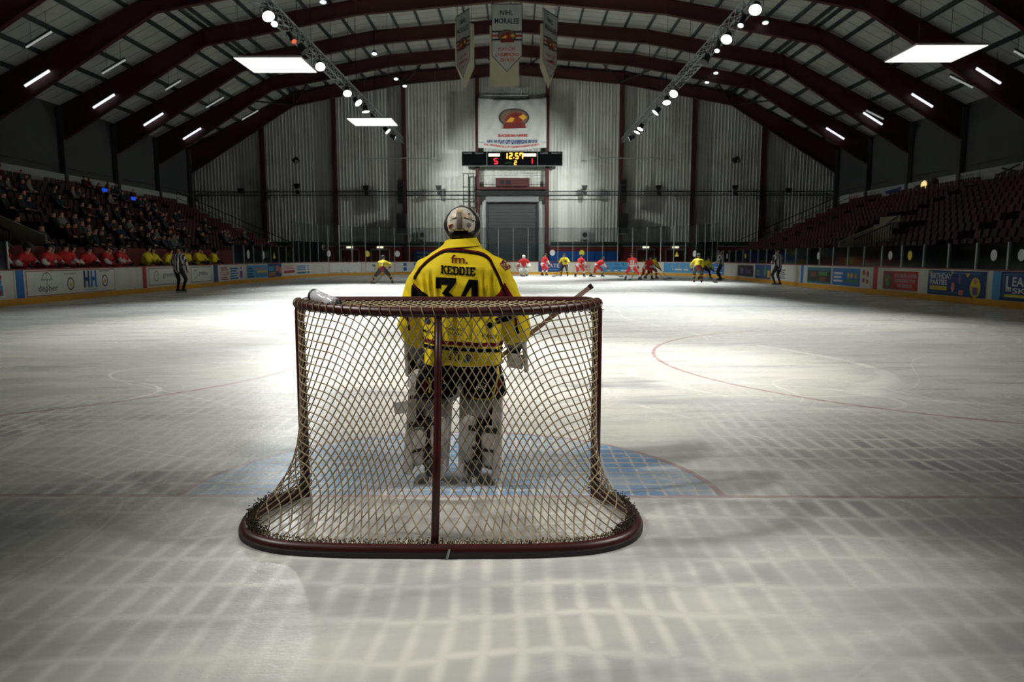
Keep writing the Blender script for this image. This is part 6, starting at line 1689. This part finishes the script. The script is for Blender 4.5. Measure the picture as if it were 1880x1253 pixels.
# helmet
hm = empty('helmet', parent=keeper); tag(hm, 'white goalkeeper mask with black rim seen from behind')
HC = Vector((GX+.006, .36, 1.715))
def shell(c, r, cond, m_, name, solid=.006, nu=40, nv=28):
    mb = MB(); mb.ellipsoid(c, r, nu, nv)
    me = mb.mesh(name, [m_], True); bm = bmesh.new(); bm.from_mesh(me)
    bmesh.ops.delete(bm, geom=[f for f in bm.faces if not cond(f.calc_center_median())], context='FACES'); bmesh.ops.recalc_face_normals(bm, faces=bm.faces); bm.to_mesh(me); bm.free()
    o = obj(name, me, hm); md = o.modifiers.new('thickness', 'SOLIDIFY'); md.thickness = solid; md.offset = -1
    return o
shell(HC+Vector((0, .035, -.008)), (.1215, .135, .126), lambda p: p.y > HC.y+.03 and p.z > HC.z-.11, G_P, 'mask_shell')
shell(HC+Vector((0, .015, -.010)), (.1165, .135, .1195), lambda p: p.y > HC.y-.045-(.02 if p.z < HC.z+.01 else 0) and p.z > HC.z-.118, G_K, 'padding_rim')
shell(HC+Vector((0, .0, -.010)), (.119, .10, .10), lambda p: p.y > HC.y-.035 and p.z < HC.z+.035 and abs(p.x-HC.x) > .06, G_K, 'ear_guard')
G_HW = mat('helmet_white', (226, 220, 208), .3, var=.05)
bp_ = shell(HC+Vector((0, -.012, -.002)), (.0985, .128, .108), lambda p: p.y < HC.y+.03 and p.z > (HC.z-.052 if abs(p.x-HC.x) < .045 else HC.z-.052-(abs(p.x-HC.x)-.045)*1.5), G_HW, 'back_plate')
HB = BVHTree.FromPolygons([v.co[:] for v in bp_.data.vertices], [p.vertices[:] for p in bp_.data.polygons])
G_TP = mat('helmet_taupe', (128, 114, 104), .4); G_TN = mat('helmet_tan', (206, 178, 140), .35)
decal('ridge', [rect(839, 847.5, 390, 400), rect(839, 848, 400, 422)], G_TP, hm, .004, HB, y=.24)
decal('ridge_light', [[(838, 385), (849, 385), (849, 399), (838, 399)]], G_TN, hm, .003, HB, y=.24)
decal('band', [[(827, 400), (838, 393), (838, 400), (831, 402)], [(849, 393), (858, 394), (867, 402), (858, 402), (849, 400)]], G_TN, hm, .005, HB, y=.24)
decal('seam', [stroke([(827, 406), (832, 402), (838, 400)], 1.0), stroke([(852, 400), (862, 403), (868, 406)], 1.0), stroke([(848.5, 400), (848.5, 418), (856, 426)], .8)], G_K, hm, .006, HB, y=.24)
decal('red_mark', [[(824, 414), (832, 411), (833, 413), (829, 416), (826, 420), (824, 421)]], mat('helmet_red', (130, 26, 20), .4), hm, .005, HB, y=.24)
decal('round_badge', [ring2(830.5, 424, 2.9, 4.2, .9)], G_K, hm, .005, HB, y=.24)
decal('square_badge', [[(857, 410), (863, 410), (864, 415), (862, 417), (858, 414)]], G_P2, hm, .005, HB, y=.24)
decal('vent', [rect(858, 862, 392.5, 394.5), rect(866, 869, 404, 406.5), disc(867.5, 424, .8)], G_K, hm, .006, HB, y=.24)
mb = MB(); mb.obox((HC.x-.002, HC.y+.04, HC.z+.118), (.018, 0, 0), (0, .02, 0), (0, 0, .006)); mb.build('top_clip', G_P, hm); mb = MB(); mb.obox((HC.x+.098, HC.y+.01, HC.z+.055), (.006, 0, -.01), (0, .012, 0), (.008, 0, .012)); mb.build('side_clip', G_P, hm)
mb = MB(); mb.capsule((HC.x-.05, .30, 1.645), (HC.x+.055, .30, 1.645), .035, .035, 12, 4); o = obj('neck_strap', remesh(mb, .01, 2), hm); o.data.materials.append(G_K)

bpy.data.scenes.remove(_tmp)
